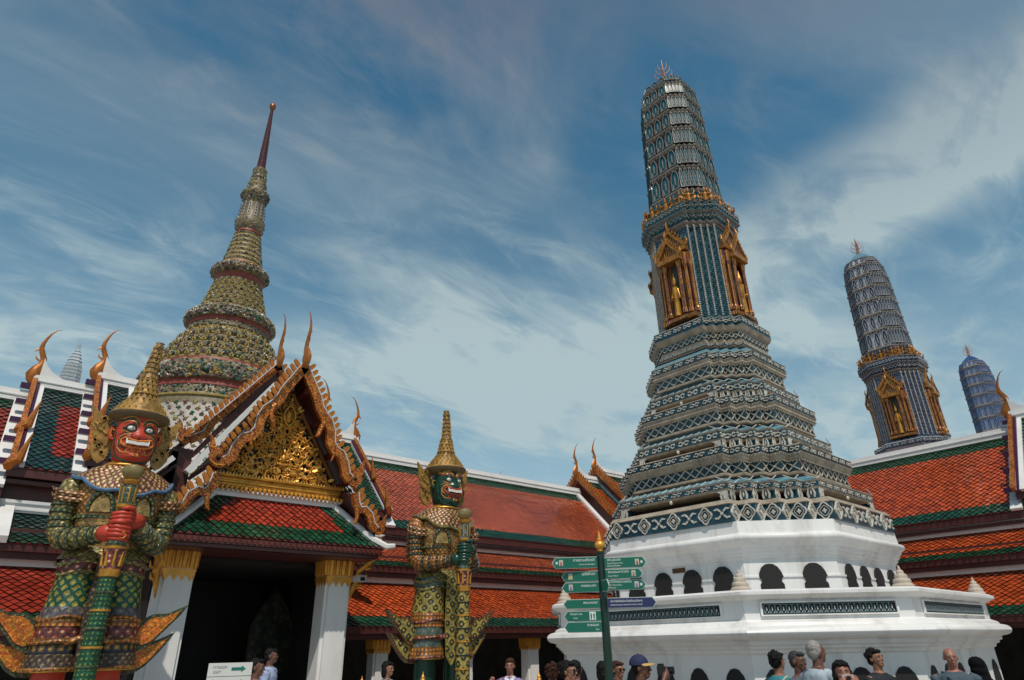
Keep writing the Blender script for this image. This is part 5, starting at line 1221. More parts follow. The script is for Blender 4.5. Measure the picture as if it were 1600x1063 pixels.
    for s in (-1, 1):     # arched breast borders
        q = MB(); pts = []
        for i in range(11):
            a = math.pi*(i/10)
            x = .27+.15*math.cos(a); z = 3.62+.28*math.sin(a)**.8; pts.append((s*x, -.03-.385*math.sqrt(max(0, 1-(x/.60)**2))-.02, z))
        q.tube(pts, .030, 7); q.build('breast_border', DOTS, root, smooth=True)
        q = MB(); q.add([(s*(.27+.12*math.cos(a)*k), -.03-.385*math.sqrt(max(0, 1-((.27+.12*math.cos(a)*k)/.60)**2))-.012, 3.62+.23*math.sin(a)*k) for k in (1, .02) for a in [math.pi*i/12 for i in range(13)]], [(i, i+1, i+14, i+13) if s < 0 else (i+13, i+14, i+1, i) for i in range(12)]); q.build('breast_panel', REDDOT, root)
    for z, r_ in ((3.56, .535), (3.30, .475)):
        q = MB(); q.loft([ell(0, -.02, z-.03, r_, r_*.655, 40), ell(0, -.02, z-.02, r_+.02, r_*.655+.02, 40), ell(0, -.02, z+.02, r_+.02, r_*.655+.02, 40), ell(0, -.02, z+.03, r_, r_*.655, 40)], 0); q.build('chest_band', DOTS, root, smooth=True)
    q = MB(); q.loft([[(x*a, y, z) for x, y, z in ((-1, -.37, 0), (1, -.37, 0))] for a in (1,)][0:1]*1+[], 0) if False else None
    # collar with a scalloped blue edge
    m = MB(); rings = []
    for k, (rx, ry, z) in enumerate(((.235, .24, 4.40), (.30, .29, 4.36), (.46, .35, 4.27), (.60, .41, 4.13), (.67, .45, 4.03))):
        r_ = []
        for i in range(64):
            a = 2*math.pi*i/64; t = k/4; sc_ = .055*abs(math.sin(4*a+math.pi/4))*t*t; up_ = .16*abs(math.cos(a))**5*t*t
            r_.append((rx*math.cos(a), ry*math.sin(a)-.01, z-sc_+up_-.10*t*t*max(0, -math.sin(a))**4))
        rings.append(r_)
    m.loft(rings[::-1], 0); m.build('collar', P['collar'], root, smooth=True)
    q = MB(); e = rings[-1]; q.tube([V(*e[i % 64])*1.0 for i in range(65)], .028, 6); q.build('collar_edge', P['cedge'], root, smooth=True)
    for z, r_ in ((4.39, .25), (4.35, .31)):
        q = MB(); q.tube([(r_*math.cos(a), r_*1.0*math.sin(a)-.01, z) for a in [2*math.pi*i/32 for i in range(33)]], .022, 6); q.build('collar_ring', GOLD, root, smooth=True)
    # arms
    for s in (-1, 1):
        A = [V(s*.50, .02, 4.05), V(s*.61, .02, 3.98), V(s*.655, .01, 3.80), V(s*.665, .0, 3.58), V(s*.655, -.02, 3.36), V(s*.60, -.12, 3.25), V(s*.50, -.32, 3.24), V(s*.32, -.55, 3.26 if s < 0 else 3.34), V(s*.20, -.70, 3.28 if s < 0 else 3.40)]
        rd = [.17, .185, .17, .155, .16, .16, .145, .12, .10]
        m = MB(); m.tube(A, rd, 20, 0); a_ = m.build('arm_sleeve', P['sleeve'], root, smooth='full')
        def at(t):
            i = min(len(A)-2, int(t)); f = t-i; return A[i]*(1-f)+A[i+1]*f, (A[i+1]-A[i]).normalized(), rd[i]*(1-f)+rd[i+1]*f
        for t in (2.35, 2.8, 3.3, 3.75, 5.6, 6.1, 6.6, 7.1, 7.5):
            c, d, r_ = at(t); q = MB(); q.tube([c-d*.026, c-d*.02, c+d*.02, c+d*.026], [r_+.0, r_+.016, r_+.016, r_], 20, 0); q.build('arm_band', P['bands'], a_, smooth=True)
        q = MB(); c, d, r_ = at(1.9); 
        q.tube([V(s*.50, -.19, 3.86), V(s*.68, -.18, 3.86), V(s*.79, -.09, 3.89), V(s*.88, .0, 3.97)], [.04, .055, .05, .006], 8); q.tube([V(s*.50, -.20, 3.78), V(s*.68, -.19, 3.78), V(s*.80, -.09, 3.81), V(s*.87, .0, 3.89)], [.03, .045, .04, .006], 8)
        q.build('shoulder_guard', LEAFC, a_, smooth=True)
        # hand: palm and five fingers closed round the club
        hz = 3.28 if s < 0 else 3.47; CX = P['cx']; CY = -.86
        q = MB(); q.tube([V(s*.22, -.68, hz+.0), V(s*.16+CX*.5, -.74, hz), V(CX+s*.10, -.83, hz), V(CX+s*.09, -.88, hz)], [.105, .12, .115, .06], 12, 0, flat=((0, 0, 1), .95))
        for k in range(4):
            z = hz+.082-.052*k; R_ = .125-(.006*k if k == 3 else 0)
            pts = [V(CX+R_*math.cos(a)*s, CY+R_*math.sin(a), z-.006*j) for j, a in enumerate([R(t) for t in (20, -20, -60, -100, -140, -175, -205)])]
            q.tube(pts, [.030, .034, .035, .033, .032, .029, .018], 8)
        q.tube([V(CX+s*.13, CY+.02, hz+.10), V(CX+s*.10, CY-.09, hz+.135), V(CX+s*.02, CY-.14, hz+.135), V(CX-s*.05, CY-.13, hz+.12)], [.035, .036, .032, .018], 8)
        q.build('hand', skin, root, smooth='full')
    q = MB(); q.tube([V(P['cx']+.03+.036*math.cos(a), -.99, 3.235+.036*math.sin(a)) for a in [2*math.pi*i/14 for i in range(15)]], .008, 5); q.ball((P['cx']+.03, -1.0, 3.275), .018, 6, 4); q.build('ring', GOLDB, root)
    # club
    CX = P['cx']; CY = -.86; m = MB()
    pc = [(.03, .60, 0), (.135, .62, 0), (.125, 1.6, 0), (.105, 2.70, 0), (.125, 2.71, 3), (.13, 2.80, 3), (.11, 2.82, 1), (.125, 2.95, 1), (.145, 3.06, 1), (.15, 3.08, 3), (.11, 3.10, 3), (.12, 3.13, 2), (.12, 3.17, 2), (.09, 3.18, 2), (.09, 3.20, 3), (.11, 3.24, 3), (.08, 3.26, 3), (.08, 3.60, 2), (.11, 3.62, 3), (.115, 3.66, 3), (.095, 3.68, 2), (.105, 3.90, 2), (.085, 3.94, 2), (.12, 3.97, 3), (.125, 4.0, 3), (.07, 4.02, 3), (.115, 4.06, 4), (.145, 4.13, 4), (.125, 4.20, 4), (.06, 4.23, 4)]
    m.lathe([(a, b) for a, b, k in pc], 20, [k for a, b, k in pc][1:], (CX, CY)); cl = m.build('club', [P['club'], REDFL, P['club2'], GOLD, mat('club_knob', (.28, .22, .09), .4, metal=.3, var=.3)], root, smooth=True)
    for i in range(9):
        z = .75+i*.22; q = MB(); r_ = float(np.interp(z, [.62, 1.6, 2.7], [.135, .125, .105])); q.lathe([(r_, z-.015), (r_+.012, z-.01), (r_+.012, z+.01), (r_, z+.015)], 20, 0, (CX, CY), cap=False); q.build('club_band', GOLD if i % 2 else P['bands'], cl, smooth=True)
    for i in range(8):
        a = 2*math.pi*i/8; q = MB(); q.tube([(CX+.095*math.cos(a), CY+.095*math.sin(a), 3.69), (CX+.108*math.cos(a), CY+.108*math.sin(a), 3.90)], .012, 5); q.tube([(CX+.112*math.cos(a), CY+.112*math.sin(a), 2.84), (CX+.135*math.cos(a), CY+.135*math.sin(a), 3.03)], [.024, .012], 6); q.build('club_rib', GOLD, cl, kind='stuff')
    # skirt
    for s in (-1, 1):
        m = MB(); B = P['skirt']
        seg = [(3.08, .235, .26, .31, 0), (3.0, .25, .29, .33, 0), (2.93, .26, .31, .34, 1), (2.80, .26, .285, .33, 1), (2.78, .27, .27, .32, 2), (2.60, .285, .275, .325, 2), (2.36, .305, .285, .33, 2), (2.35, .305, .29, .335, 3), (2.22, .315, .30, .34, 3), (2.21, .315, .315, .35, 4), (2.12, .32, .32, .355, 4), (2.11, .32, .305, .345, 5), (1.98, .325, .315, .35, 5), (1.97, .325, .33, .365, 4), (1.90, .325, .335, .365, 4), (1.89, .325, .315, .345, 6), (1.78, .33, .32, .35, 6), (1.775, .33, .325, .355, 7), (1.62, .335, .335, .36, 7), (1.60, .335, .345, .37, 8), (1.57, .335, .345, .37, 8), (1.57, .335, .20, .20, 8)]
        def wav(z, k): return 0
        m.loft([ell(s*cx, 0, z, rx, ry, 28, 2.2) for z, cx, rx, ry, k in seg], [k for z, cx, rx, ry, k in seg][1:])
        sk = m.build('skirt_leg', B, root, smooth=True)
        for z, cx, rx, ry, r_ in ((2.93, .26, .325, .355, .028), (2.80, .26, .295, .34, .020), (2.215, .315, .32, .355, .022), (1.93, .325, .34, .37, .026), (1.60, .335, .35, .375, .020)):
            q = MB(); q.tube([(s*cx+rx*math.cos(a), ry*math.sin(a), z+.030*math.sin(2*a*1.5)*(1 if z > 2 else .4)) for a in [2*math.pi*i/36 for i in range(37)]], r_, 6); q.build('skirt_hem', P['hem'] if z < 2.3 else P['hem2'], sk, smooth=True)
        # raised split drape: an open loop rising outwards like a boat
        q = MB(); pts = [(s*(.10+.50*t), -.36+.28*t*t, 1.99-.10*math.sin(math.pi*t)+.16*t*t) for t in [i/8 for i in range(9)]]
        q.tube(pts, [.03+.018*math.sin(math.pi*min(1, i/8+.1)) for i in range(9)], 7); q.build('skirt_drape', P['drape'], sk, smooth=True)
        # flame-shaped cloth tails
        def flame(pts, y, t, nm, rot):
            q = MB(); u = V(math.cos(rot), math.sin(rot)*s, 0); n = V(s*math.sin(rot), -math.cos(rot), 0) if s > 0 else V(-math.sin(rot)*1, -math.cos(rot), 0); n = u.cross(ZV) if True else n
            cx_ = sum(p[0] for p in pts)/len(pts); cz_ = sum(p[1] for p in pts)/len(pts)
            q.plate([(s*x, z) for x, z in pts], V(0, y, 0), V(1, 0, 0), ZV, V(0, -1, 0), t, 0)
            inn = [(cx_+(x-cx_)*.74, cz_+(z-cz_)*.74-.0) for x, z in pts]; q.plate([(s*x, z) for x, z in inn], V(0, y-t, 0), V(1, 0, 0), ZV, V(0, -1, 0), .015, 1)
            q.build(nm, [P['tail_edge'], P['tail']], root)
        flame([(.50, 1.86), (.56, 2.10), (.66, 2.22), (.80, 2.29), (.98, 2.30), (1.24, 2.42), (1.16, 2.28), (1.02, 2.12), (.90, 1.98), (.80, 1.86), (.66, 1.80)], .02, .09, 'cloth_tail', 0)
        flame([(.46, 1.62), (.60, 1.80), (.78, 1.92), (.92, 1.94), (1.14, 2.04), (1.06, 1.90), (.94, 1.74), (.82, 1.60), (.70, 1.52), (.52, 1.50)], .10, .09, 'cloth_tail', 0)
    m = MB(); m.loft([ell(0, .0, 3.16, .50, .31, 40), ell(0, 0, 3.10, .52, .33, 40), ell(0, 0, 3.02, .58, .37, 40), ell(0, 0, 2.98, .60, .39, 40)], 0); m.build('belt_flare', P['hem2'], root, smooth=True)
    m = MB(); m.plate([(-.13, 3.0), (.13, 3.0), (.15, 2.2), (.12, 1.62), (0, 1.45), (-.12, 1.62), (-.15, 2.2)], V(0, -.36, 0), V(1, 0, 0), ZV, V(0, -1, 0), .03, 0); m.build('front_panel', P['panel'], root)
    return root
SKR = mat('red_painted_skin', (.48, .045, .018), .45, var=.12, vscale=5, bump=.03)
SKG = mat('green_painted_skin', (.007, .048, .030), .3, var=.15, vscale=5, bump=.03)
RLEG = SKR
PR = dict(skin=SKR, line=mat('dark_green_line', (.02, .05, .03), .4), acc=mat('orange_paint', (.68, .20, .03), .4), dark=mat('dark_red_paint', (.25, .015, .015), .35), gaze=1, bend=.35, chest=GOLDM, belly=REDDOT, collar=LEAFC, cedge=BEDGE, sleeve=OLIVE, bands=DOTS, cx=-.04, club=mosaic('green_club_mosaic', (.30, .30, .06), (.020, .11, .04), (.012, .07, .035), 17, 0), club2=mosaic('blue_club_mosaic', (.20, .26, .10), (.015, .04, .09), (.08, .12, .05), 14, 0),
          skirt=[OLIVE, REDFL, GREEN_GOLD, PURB, ORBAND, REDFL, TEAR, DKB, GOLD], hem=ORBAND, hem2=OLIVE, drape=ORBAND, tail=mosaic('orange_tail', (.25, .12, .02), (.60, .20, .02), (.50, .14, .015), 12, 45), tail_edge=mosaic('green_tail_edge', (.20, .18, .05), (.05, .07, .03), (.05, .06, .03), 16, 45), panel=DKB)
PG = dict(skin=SKG, line=mat('orange_line', (.50, .22, .05), .4), acc=mat('red_paint', (.48, .07, .03), .4), dark=mat('dark_green_nose', (.008, .06, .03), .35), gaze=1, bend=-.15, chest=BROWNL, belly=GOLDM, collar=LEAFC, cedge=OLIVE, sleeve=ORBAND, bands=mosaic('dark_arm_band', (.25, .25, .08), (.02, .035, .03), (.02, .03, .03), 12, 0), cx=-.08, club=LATG, club2=BLUB,
          skirt=[OLIVE, BLUB, LATG, ORBAND, ORBAND, BLUB, BLUB, ORBAND, GOLD], hem=REDFL, hem2=OLIVE, drape=REDFL, tail=LATG, tail_edge=mosaic('brown_tail_edge', (.30, .20, .05), (.16, .06, .02), (.10, .05, .02), 16, 45), panel=LATG)
statue((1.68, 11.35, 0), 0, PR, 'red-faced giant guardian in gold and green mosaic armour, left of the porch')
statue((7.58, 11.35, 0), 0, PG, 'green-faced giant guardian with orange sleeves, right of the porch')

# ---------------------------------------------------------------- writing
def text_mesh(body, size, width=None, align='LEFT'):
    c = bpy.data.curves.new('lettering', 'FONT'); c.body = body; c.size = size; c.align_x = align; c.resolution_u = 2
    o = bpy.data.objects.new('lettering', c); col.objects.link(o)
    dg = bpy.context.evaluated_depsgraph_get(); dg.update()
    me = bpy.data.meshes.new_from_object(o.evaluated_get(dg)); bpy.data.objects.remove(o)
    if width and len(me.vertices):
        xs = [v.co.x for v in me.vertices]; k = width/(max(xs)-min(xs))
        if k < 1:
            for v in me.vertices: v.co.x *= k
    return me
def lettering(parent, body, x, z, y, size, mt, width=None, align='LEFT'):
    me = text_mesh(body, size, width, align); me.materials.clear(); me.materials.append(mt)
    o = mkobj('lettering', me, parent, (x, y, z), (math.pi/2, 0, 0)); o['kind'] = 'stuff'; return o
def signpost():
    SG = mat('sign_green', (.004, .125, .082), .35, var=.08); SN = mat('sign_navy', (.02, .025, .10), .35); SB = mat('sign_border', (.50, .56, .52), .4); ST = mat('sign_text', (.75, .80, .76), .4); PO = mat('dark_green_post', (.006, .028, .020), .3, var=.2)
    L0 = V(4.62, 4.284, 0)
    root = thing('signpost', 'dark green signpost with gold finial and arrow-ended direction boards', 'signpost', L0, math.atan2(4.284, 4.62)-math.pi/2)
    m = MB(); m.lathe([(.055, 0), (.055, .1), (.040, .12), (.036, 2.545), (.043, 2.55), (.043, 2.56)], 10, 0); m.build('post', PO, root)
    m = MB(); m.lathe([(.024, 2.56), (.032, 2.572), (.022, 2.585), (.045, 2.605), (.05, 2.625), (.042, 2.645), (.020, 2.662), (.026, 2.672), (.016, 2.685), (.018, 2.70), (.006, 2.73), (.003, 2.75)], 14, 0); m.build('finial', GOLDB, root, smooth=True)
    def board(x_tip, z0, z1, left, yaw, texts, mt=SG, pic=None, disc=False, yo=0):
        s = -1 if left else 1; zc_ = (z0+z1)/2; h = z1-z0
        h0 = bpy.data.objects.new('direction_board', None); col.objects.link(h0); h0.parent = root; h0.location = (s*.035, -.03+yo, zc_); h0.rotation_euler = (0, 0, yaw); h0.empty_display_size = .1
        L_ = x_tip-.035
        def shp(g): return [(0, -h/2+g), (L_-.035-g*.4, -h/2+g), (L_-g*1.6, 0), (L_-.035-g*.4, h/2-g), (0, h/2-g)]
        q = MB(); q.plate([(s*x, z) for x, z in shp(0)], V(0, 0, 0), V(1, 0, 0), ZV, V(0, -1, 0), .008, 0); b = q.build('backing', SB, h0)
        q = MB(); q.plate([(s*x, z) for x, z in shp(.005)], V(0, -.008, 0), V(1, 0, 0), ZV, V(0, -1, 0), .003, 0); q.build('face', mt, h0)
        for k, (t, sz, zo) in enumerate(texts):
            wmax = L_-.15
            if left: lettering(h0, t, -.022, zo, -.013, sz, ST, wmax, 'RIGHT')
            else: lettering(h0, t, .022, zo, -.013, sz, ST, wmax, 'LEFT')
        if pic:
            q = MB(); cx = s*(L_-.085); q.plate([(cx-.018, -.026), (cx+.018, -.026), (cx+.018, .026), (cx-.018, .026)], V(0, -.011, 0), V(1, 0, 0), ZV, V(0, -1, 0), .003, 0)
            q.plate([(cx-.010, -.022), (cx+.010, -.022), (cx+.006, .0), (cx, .020), (cx-.006, .0)], V(0, -.014, 0), V(1, 0, 0), ZV, V(0, -1, 0), .002, 1); q.build('picture', [mat('picture_paper', (.5, .48, .40), .5), mat('picture_motif', pic, .5)], h0)
        if disc:
            q = MB(); cx = s*(L_-.045); q.plate([(cx+.013*math.cos(a), .013*math.sin(a)) for a in [2*math.pi*i/12 for i in range(12)]], V(0, -.011, 0), V(1, 0, 0), ZV, V(0, -1, 0), .003, 0); q.build('number_disc', SB, h0)
        return h0
    board(.453, 2.418, 2.518, True, R(3), [('ภาพรามเกียรติ์', .034, .010), ('Cloisters & Ramakien', .017, -.022)], pic=(.45, .06, .03), disc=True)
    board(.375, 2.305, 2.395, True, R(-7), [('เจดีย์ทอง', .034, .008)], pic=(.5, .35, .03))
    board(.375, 2.212, 2.300, True, R(-4), [('หอพระนาก', .032, .002)], pic=(.12, .10, .35))
    board(.368, 2.075, 2.155, True, R(-3), [('พระมณฑป', .030, .000)])
    b = board(.368, 1.972, 2.058, True, R(-5), [], mt=SG)
    lettering(b, 'ห้องสุขา ชาย', -.275, .010, -.013, .022, ST); lettering(b, 'Toilet', -.25, -.022, -.013, .018, ST)
    q = MB(); q.plate([(-.10, -.033), (-.045, -.033), (-.045, .033), (-.10, .033)], V(0, -.011, 0), V(1, 0, 0), ZV, V(0, -1, 0), .002, 0)
    for cx in (-.085, -.060):
        q.plate([(cx+.005*math.cos(a), .02+.005*math.sin(a)) for a in [2*math.pi*i/8 for i in range(8)]], V(0, -.013, 0), V(1, 0, 0), ZV, V(0, -1, 0), .002, 1); q.plate([(cx-.008, .012), (cx+.008, .012), (cx+.006, -.01), (cx+.004, -.028), (cx-.004, -.028), (cx-.006, -.01)], V(0, -.013, 0), V(1, 0, 0), ZV, V(0, -1, 0), .002, 1)
    q.build('toilet_pictogram', [ST, SG], b)
    board(.368, 1.880, 1.968, True, R(2), [('ทางออก', .032, .006), ('Exit', .020, -.026)])
    board(.412, 2.410, 2.505, False, R(-3), [('พระอุโบสถ', .030, .016), ('Royal Chapel of the', .018, -.010), ('Emerald Buddha', .018, -.032)], pic=(.30, .05, .03), disc=True)
    board(.372, 2.318, 2.402, False, R(-5), [('พระบรมมหาราชวัง', .030, .008), ('Grand Palace', .017, -.022)], pic=(.25, .15, .1))
    board(.390, 2.222, 2.310, False, R(-2), [('ปราสาทพระเทพบิดร', .026, .018), ('Wat Phra Kaew', .018, -.006), ('Museum', .018, -.028)], pic=(.15, .12, .35), disc=True)
    board(.466, 2.072, 2.160, False, R(-1), [('ประชาสัมพันธ์และร้องเรียนแจ้งเหตุ', .026, .006), ('INFORMATION AND COMPLAINTS CONTACT CENTER', .015, -.022)], mt=SN)
    # small board turned towards the viewer's left, seen nearly edge-on
    h0 = bpy.data.objects.new('direction_board', None); col.objects.link(h0); h0.parent = root; h0.location = (.0, -.05, 2.26); h0.rotation_euler = (0, 0, R(-62)); h0.empty_display_size = .1
    q = MB(); q.plate([(0, -.05), (.10, -.05), (.13, 0), (.10, .05), (0, .05)], V(0, 0, 0), V(1, 0, 0), ZV, V(0, -1, 0), .008, 0); q.build('backing', SB, h0); q = MB(); q.plate([(.0, -.045), (.098, -.045), (.124, 0), (.098, .045), (.0, .045)], V(0, -.008, 0), V(1, 0, 0), ZV, V(0, -1, 0), .003, 0); q.build('face', SG, h0)
signpost()
def exit_sign():
    root = thing('exit_sign', 'white exit notice board with green arrows standing before the dark gate', 'sign', (2.175, 6.65, 0), math.atan2(6.65, 2.175)-math.pi/2+R(4))
    WB = mat('board_white', (.62, .62, .58), .45, var=.05); GA = mat('arrow_green', (.005, .15, .12), .4); TX = mat('letter_grey', (.10, .10, .13), .5)
    q = MB(); q.box(-.185, .185, -.01, .01, 1.30, 1.69); q.build('board', WB, root)
    q = MB(); q.box(-.185, .185, -.012, -.0102, 1.581, 1.584); q.build('divider', TX, root)
    for z in (1.64, 1.53):
        q = MB(); q.plate([(.01, -.012), (.095, -.012), (.095, -.026), (.13, 0), (.095, .026), (.095, .012), (.01, .012)], V(0, -.0102, z), V(1, 0, 0), ZV, V(0, -1, 0), .003, 0); q.build('arrow', GA, root)
    lettering(root, 'ทางออก', -.145, 1.645, -.0115, .036, TX); lettering(root, 'EXIT', -.138, 1.605, -.0115, .032, TX); lettering(root, 'ห้องสุขา', -.145, 1.535, -.0115, .032, TX); lettering(root, 'TOILET', -.138, 1.497, -.0115, .028, TX)
    for s in (-1, 1): q = MB(); q.tube([(s*.16, .02, 0), (s*.16, .02, 1.5)], .014, 8); q.box(s*.16-.02, s*.16+.02, -.2, .2, 0, .03); q.build('leg', mat('steel_grey', (.3, .3, .3), .4, metal=.6), root)
exit_sign()
def barrier_post(x, y, h, label):
    root = thing('barrier_post', label, 'post', (x, y, 0), 0, 'gold tipped posts before the gallery')
    q = MB(); q.lathe([(.12, 0), (.12, .04), (.03, .07), (.024, h-.22), (.035, h-.21)], 12); q.build('pole', mat('post_dark', (.05, .03, .02), .4), root, smooth=True)
    q = MB(); q.lathe([(.035, h-.21), (.05, h-.19), (.03, h-.16), (.045, h-.13), (.028, h-.10), (.032, h-.08), (.012, h-.05), (.004, h)], 12); q.build('gold_tip', GOLDB, root, smooth=True)
barrier_post(7.03, 11.05, 1.38, 'gold-tipped slim post by the left leg of the green-faced guardian'); barrier_post(8.30, 9.34, 1.37, 'gold-tipped slim post right of the woman in the purple blouse'); barrier_post(6.32, 12.0, 1.32, 'gold-tipped slim post at the foot of the right porch pillar')

# ---------------------------------------------------------------- people
SK1 = mat('skin_light_brown', (.27, .125, .075), .5, var=.08, vscale=12); SK2 = mat('skin_brown', (.14, .06, .038), .5, var=.08, vscale=12); SK3 = mat('skin_pink', (.32, .135, .09), .5, var=.08, vscale=12)  # skin tones darkened, the shade on the faces put into the colour
def hairm(name, c): return mat(name, c, .6, spec=.22, var=.35, vscale=60, bump=.5, bscale=110)
HB = hairm('black_hair', (.006, .005, .0045)); HBR = hairm('brown_hair', (.05, .018, .010)); HG = hairm('grey_hair', (.30, .28, .26)); HD = hairm('dark_grey_hair', (.05, .05, .055))
EYEW = mat('eye_white', (.30, .27, .25), .4)
LIPM = mat('lips', (.28, .07, .05), .4)
TEXV = bpy.data.textures.new('hair_noise', 'CLOUDS'); TEXV.noise_scale = .03
CLTEX = bpy.data.textures.new('cloth_folds', 'CLOUDS'); CLTEX.noise_scale = .12
def cloth(name, c, pat=None):
    return mat(name, c, .8, var=.12, vscale=8, bump=.25, bscale=14)
def remesh(o, vox, smooth=2, tex=None, st=0):
    m = o.modifiers.new('remesh', 'REMESH'); m.mode = 'VOXEL'; m.voxel_size = vox; m.use_smooth_shade = True
    if smooth: s = o.modifiers.new('smooth', 'SMOOTH'); s.iterations = smooth; s.factor = .5
    if tex: d = o.modifiers.new('folds', 'DISPLACE'); d.texture = tex; d.strength = st; d.mid_level = .5
    return o
def person(P, rel, label, skin=SK1, hair=HB, style='short', shirt=(.6, .6, .6), trousers=(.03, .035, .05), pose='stand', tilt=0, turn=0, glasses=False, strap=None, fem=False, sleeve='short', collar=None, group='visitors around the terrace and gate', wide=1.0, shirt_mat=None, cap=None):
    x, y, h = P; k = h/1.70
    tc_ = V(-x, -y, 0).normalized(); rd = V(rt.x, rt.y, 0); rd = (rd-tc_*rd.dot(tc_)).normalized()
    f = tc_*math.cos(R(rel))+rd*math.sin(R(rel)); rz = math.atan2(f.y, f.x)+math.pi/2
    root = thing('person', label, 'person', (x, y, 0), rz, group); root.scale = (k, k, k)
    sw = (.175 if fem else .20)*wide
    E, W = {}, {}
    for s in (-1, 1):
        if pose == 'stand': E[s] = V(s*(sw+.05), .03, 1.12); W[s] = V(s*(sw+.04), -.06, .88)
        elif pose == 'camera': E[s] = V(s*(sw+.06), -.16, 1.18); W[s] = V(s*.085, -.25, 1.50)
        elif pose == 'phone':
            if s > 0: E[s] = V(s*(sw+.05), .03, 1.12); W[s] = V(s*(sw+.04), -.06, .88)
            else: E[s] = V(-(sw+.09), -.10, 1.16); W[s] = V(-.30, -.30, 1.36)
    HT = Matrix.Rotation(R(turn), 4, 'Z') @ Matrix.Rotation(R(tilt), 4, 'X')
    hc = V(0, -.015, 1.585)
    def H(p): return V(0, 0, 1.50)+(HT @ (V(*p)-V(0, 0, 1.50)))
    b = MB()
    def ring(cx, cy, z, rx, ry, n=18, p=2.2): return [(cx+rx*sgn(math.cos(a))*abs(math.cos(a))**(2/p), cy+ry*sgn(math.sin(a))*abs(math.sin(a))**(2/p), z) for a in [2*math.pi*i/n for i in range(n)]]
    T = [(.86, .155, .105), (.95, .165, .11), (1.05, .145, .10), (1.18, .16, .11), (1.30, .175, .115), (1.38, .165, .10), (1.43, .10, .075), (1.45, .06, .06)]
    b.loft([ring(0, .01, z, rx*wide*(.92 if fem else 1), ry*wide) for z, rx, ry in T], 0, cap0=True, cap1=True)
    b.tube([V(0, .02, 1.40), V(0, .012, 1.46), H((0, .0, 1.53))], [.062, .054, .056], 12)
    # head built from skull, jaw and face pieces, fused below
    def hb(c, r, n=16, m_=10):
        q = MB(); q.ball(c, r, n, m_); b.add([H(v) for v in q.v], q.f)
    hb((0, .01, 1.615), (.072, .090, .085)); hb((0, -.028, 1.565), (.058, .060, .072)); hb((0, -.055, 1.515), (.036, .030, .026)); hb((0, -.066, 1.60), (.050, .022, .045))
    hb((0, -.096, 1.572), (.0135, .020, .014), 10, 6); hb((0, -.090, 1.592), (.010, .014, .022), 10, 6); hb((0, -.080, 1.535), (.024, .014, .011), 10, 6); hb((0, -.078, 1.622), (.048, .014, .009), 12, 6)
    for s in (-1, 1): hb((s*.074, .008, 1.585), (.012, .020, .030), 10, 6); hb((s*.036, -.066, 1.572), (.020, .018, .018), 10, 6)
    for s in (-1, 1):
        S = V(s*sw*.88, .01, 1.375)
        b.tube([S, S+V(s*.03, 0, -.03), (S+E[s])/2, E[s], (E[s]*.45+W[s]*.55), W[s]], [.05, .056, .046, .038, .034, .024], 12)
        d = (W[s]-E[s]).normalized(); side = V(s, 0, 0); 
        hd_ = d if pose == 'stand' or (pose == 'phone' and s > 0) else (d+V(-s*.8, -.2, .2)).normalized()
        b.tube([W[s]-d*.01, W[s]+hd_*.045, W[s]+hd_*.085], [.024, .036, .030], 10)
        across = hd_.cross(V(0, -1, 0) if abs(hd_.y) < .8 else V(0, 0, 1)).normalized()
        for j in range(4):
            o = W[s]+hd_*.075+across*(.027-.018*j); l = (.062, .072, .068, .052)[j]; cu = V(0, -.35, -.1) if pose == 'stand' else V(0, .5, .1)
            b.tube([o, o+hd_*l*.5, o+hd_*l*.85+cu*l*.5, o+hd_*l*.9+cu*l*.95], [.0095, .0092, .0085, .006], 7)
        b.tube([W[s]+hd_*.02+across*.02, W[s]+hd_*.05+across*.045, W[s]+hd_*.085+across*.05], [.013, .012, .008], 7)
        b.tube([V(s*.085, .01, .92), V(s*.09, .005, .70), V(s*.09, .0, .50), V(s*.092, .01, .42), V(s*.092, .02, .30), V(s*.092, .015, .10)], [.088, .076, .056, .052, .05, .034], 12)
        b.tube([V(s*.092, .05, .045), V(s*.095, -.03, .045), V(s*.10, -.13, .03)], [.040, .040, .026], 10, 0, flat=((0, 0, 1), .8))
    remesh(b.build('body', skin, root, smooth='full'), .0075, 2)
    # eyes, brows, lips
    if True:
        for s in (-1, 1):
            q = MB(); q.ball(H((s*.030, -.0845, 1.597)), (.010, .006, .0045), 8, 5, 0); q.ball(H((s*.030, -.0895, 1.597)), (.0055, .0025, .0045), 8, 5, 1); q.build('eye', [EYEW, BLACK], root)
            q = MB(); q.tube([H((s*.014, -.092, 1.614)), H((s*.03, -.093, 1.619)), H((s*.048, -.083, 1.613))], .0035, 5); q.build('eyebrow', hair, root)
        q = MB(); q.tube([H((-.020, -.088, 1.535)), H((0, -.095, 1.536)), H((.020, -.088, 1.535))], [.002, .0055, .002], 6); q.build('lips', LIPM, root)
    # clothes
    cm = shirt_mat or cloth('shirt_cloth', shirt)
    c = MB(); c.loft([ring(0, .01, z, rx*wide*(.95 if fem else 1)+.016, ry*wide+.016) for z, rx, ry in [(.84, .165, .12), (.95, .168, .118), (1.06, .155, .11), (1.18, .165, .115), (1.30, .178, .118), (1.38, .165, .10), (1.42, .10, .078), (1.436, .075, .068)]], 0, cap0=True, cap1=True)
    for s in (-1, 1):
        S = V(s*sw*.88, .01, 1.375); e = E[s]
        if sleeve == 'short': c.tube([S-V(s*.04, 0, 0), S+V(s*.03, 0, -.03), S+(e-S)*.45, S+(e-S)*.70], [.06, .070, .064, .062], 12)
        else: c.tube([S-V(s*.04, 0, 0), S+V(s*.03, 0, -.03), (S+e)/2, e, e*.4+W[s]*.6, W[s]-(W[s]-e)*.06], [.06, .070, .060, .054, .048, .042], 12)
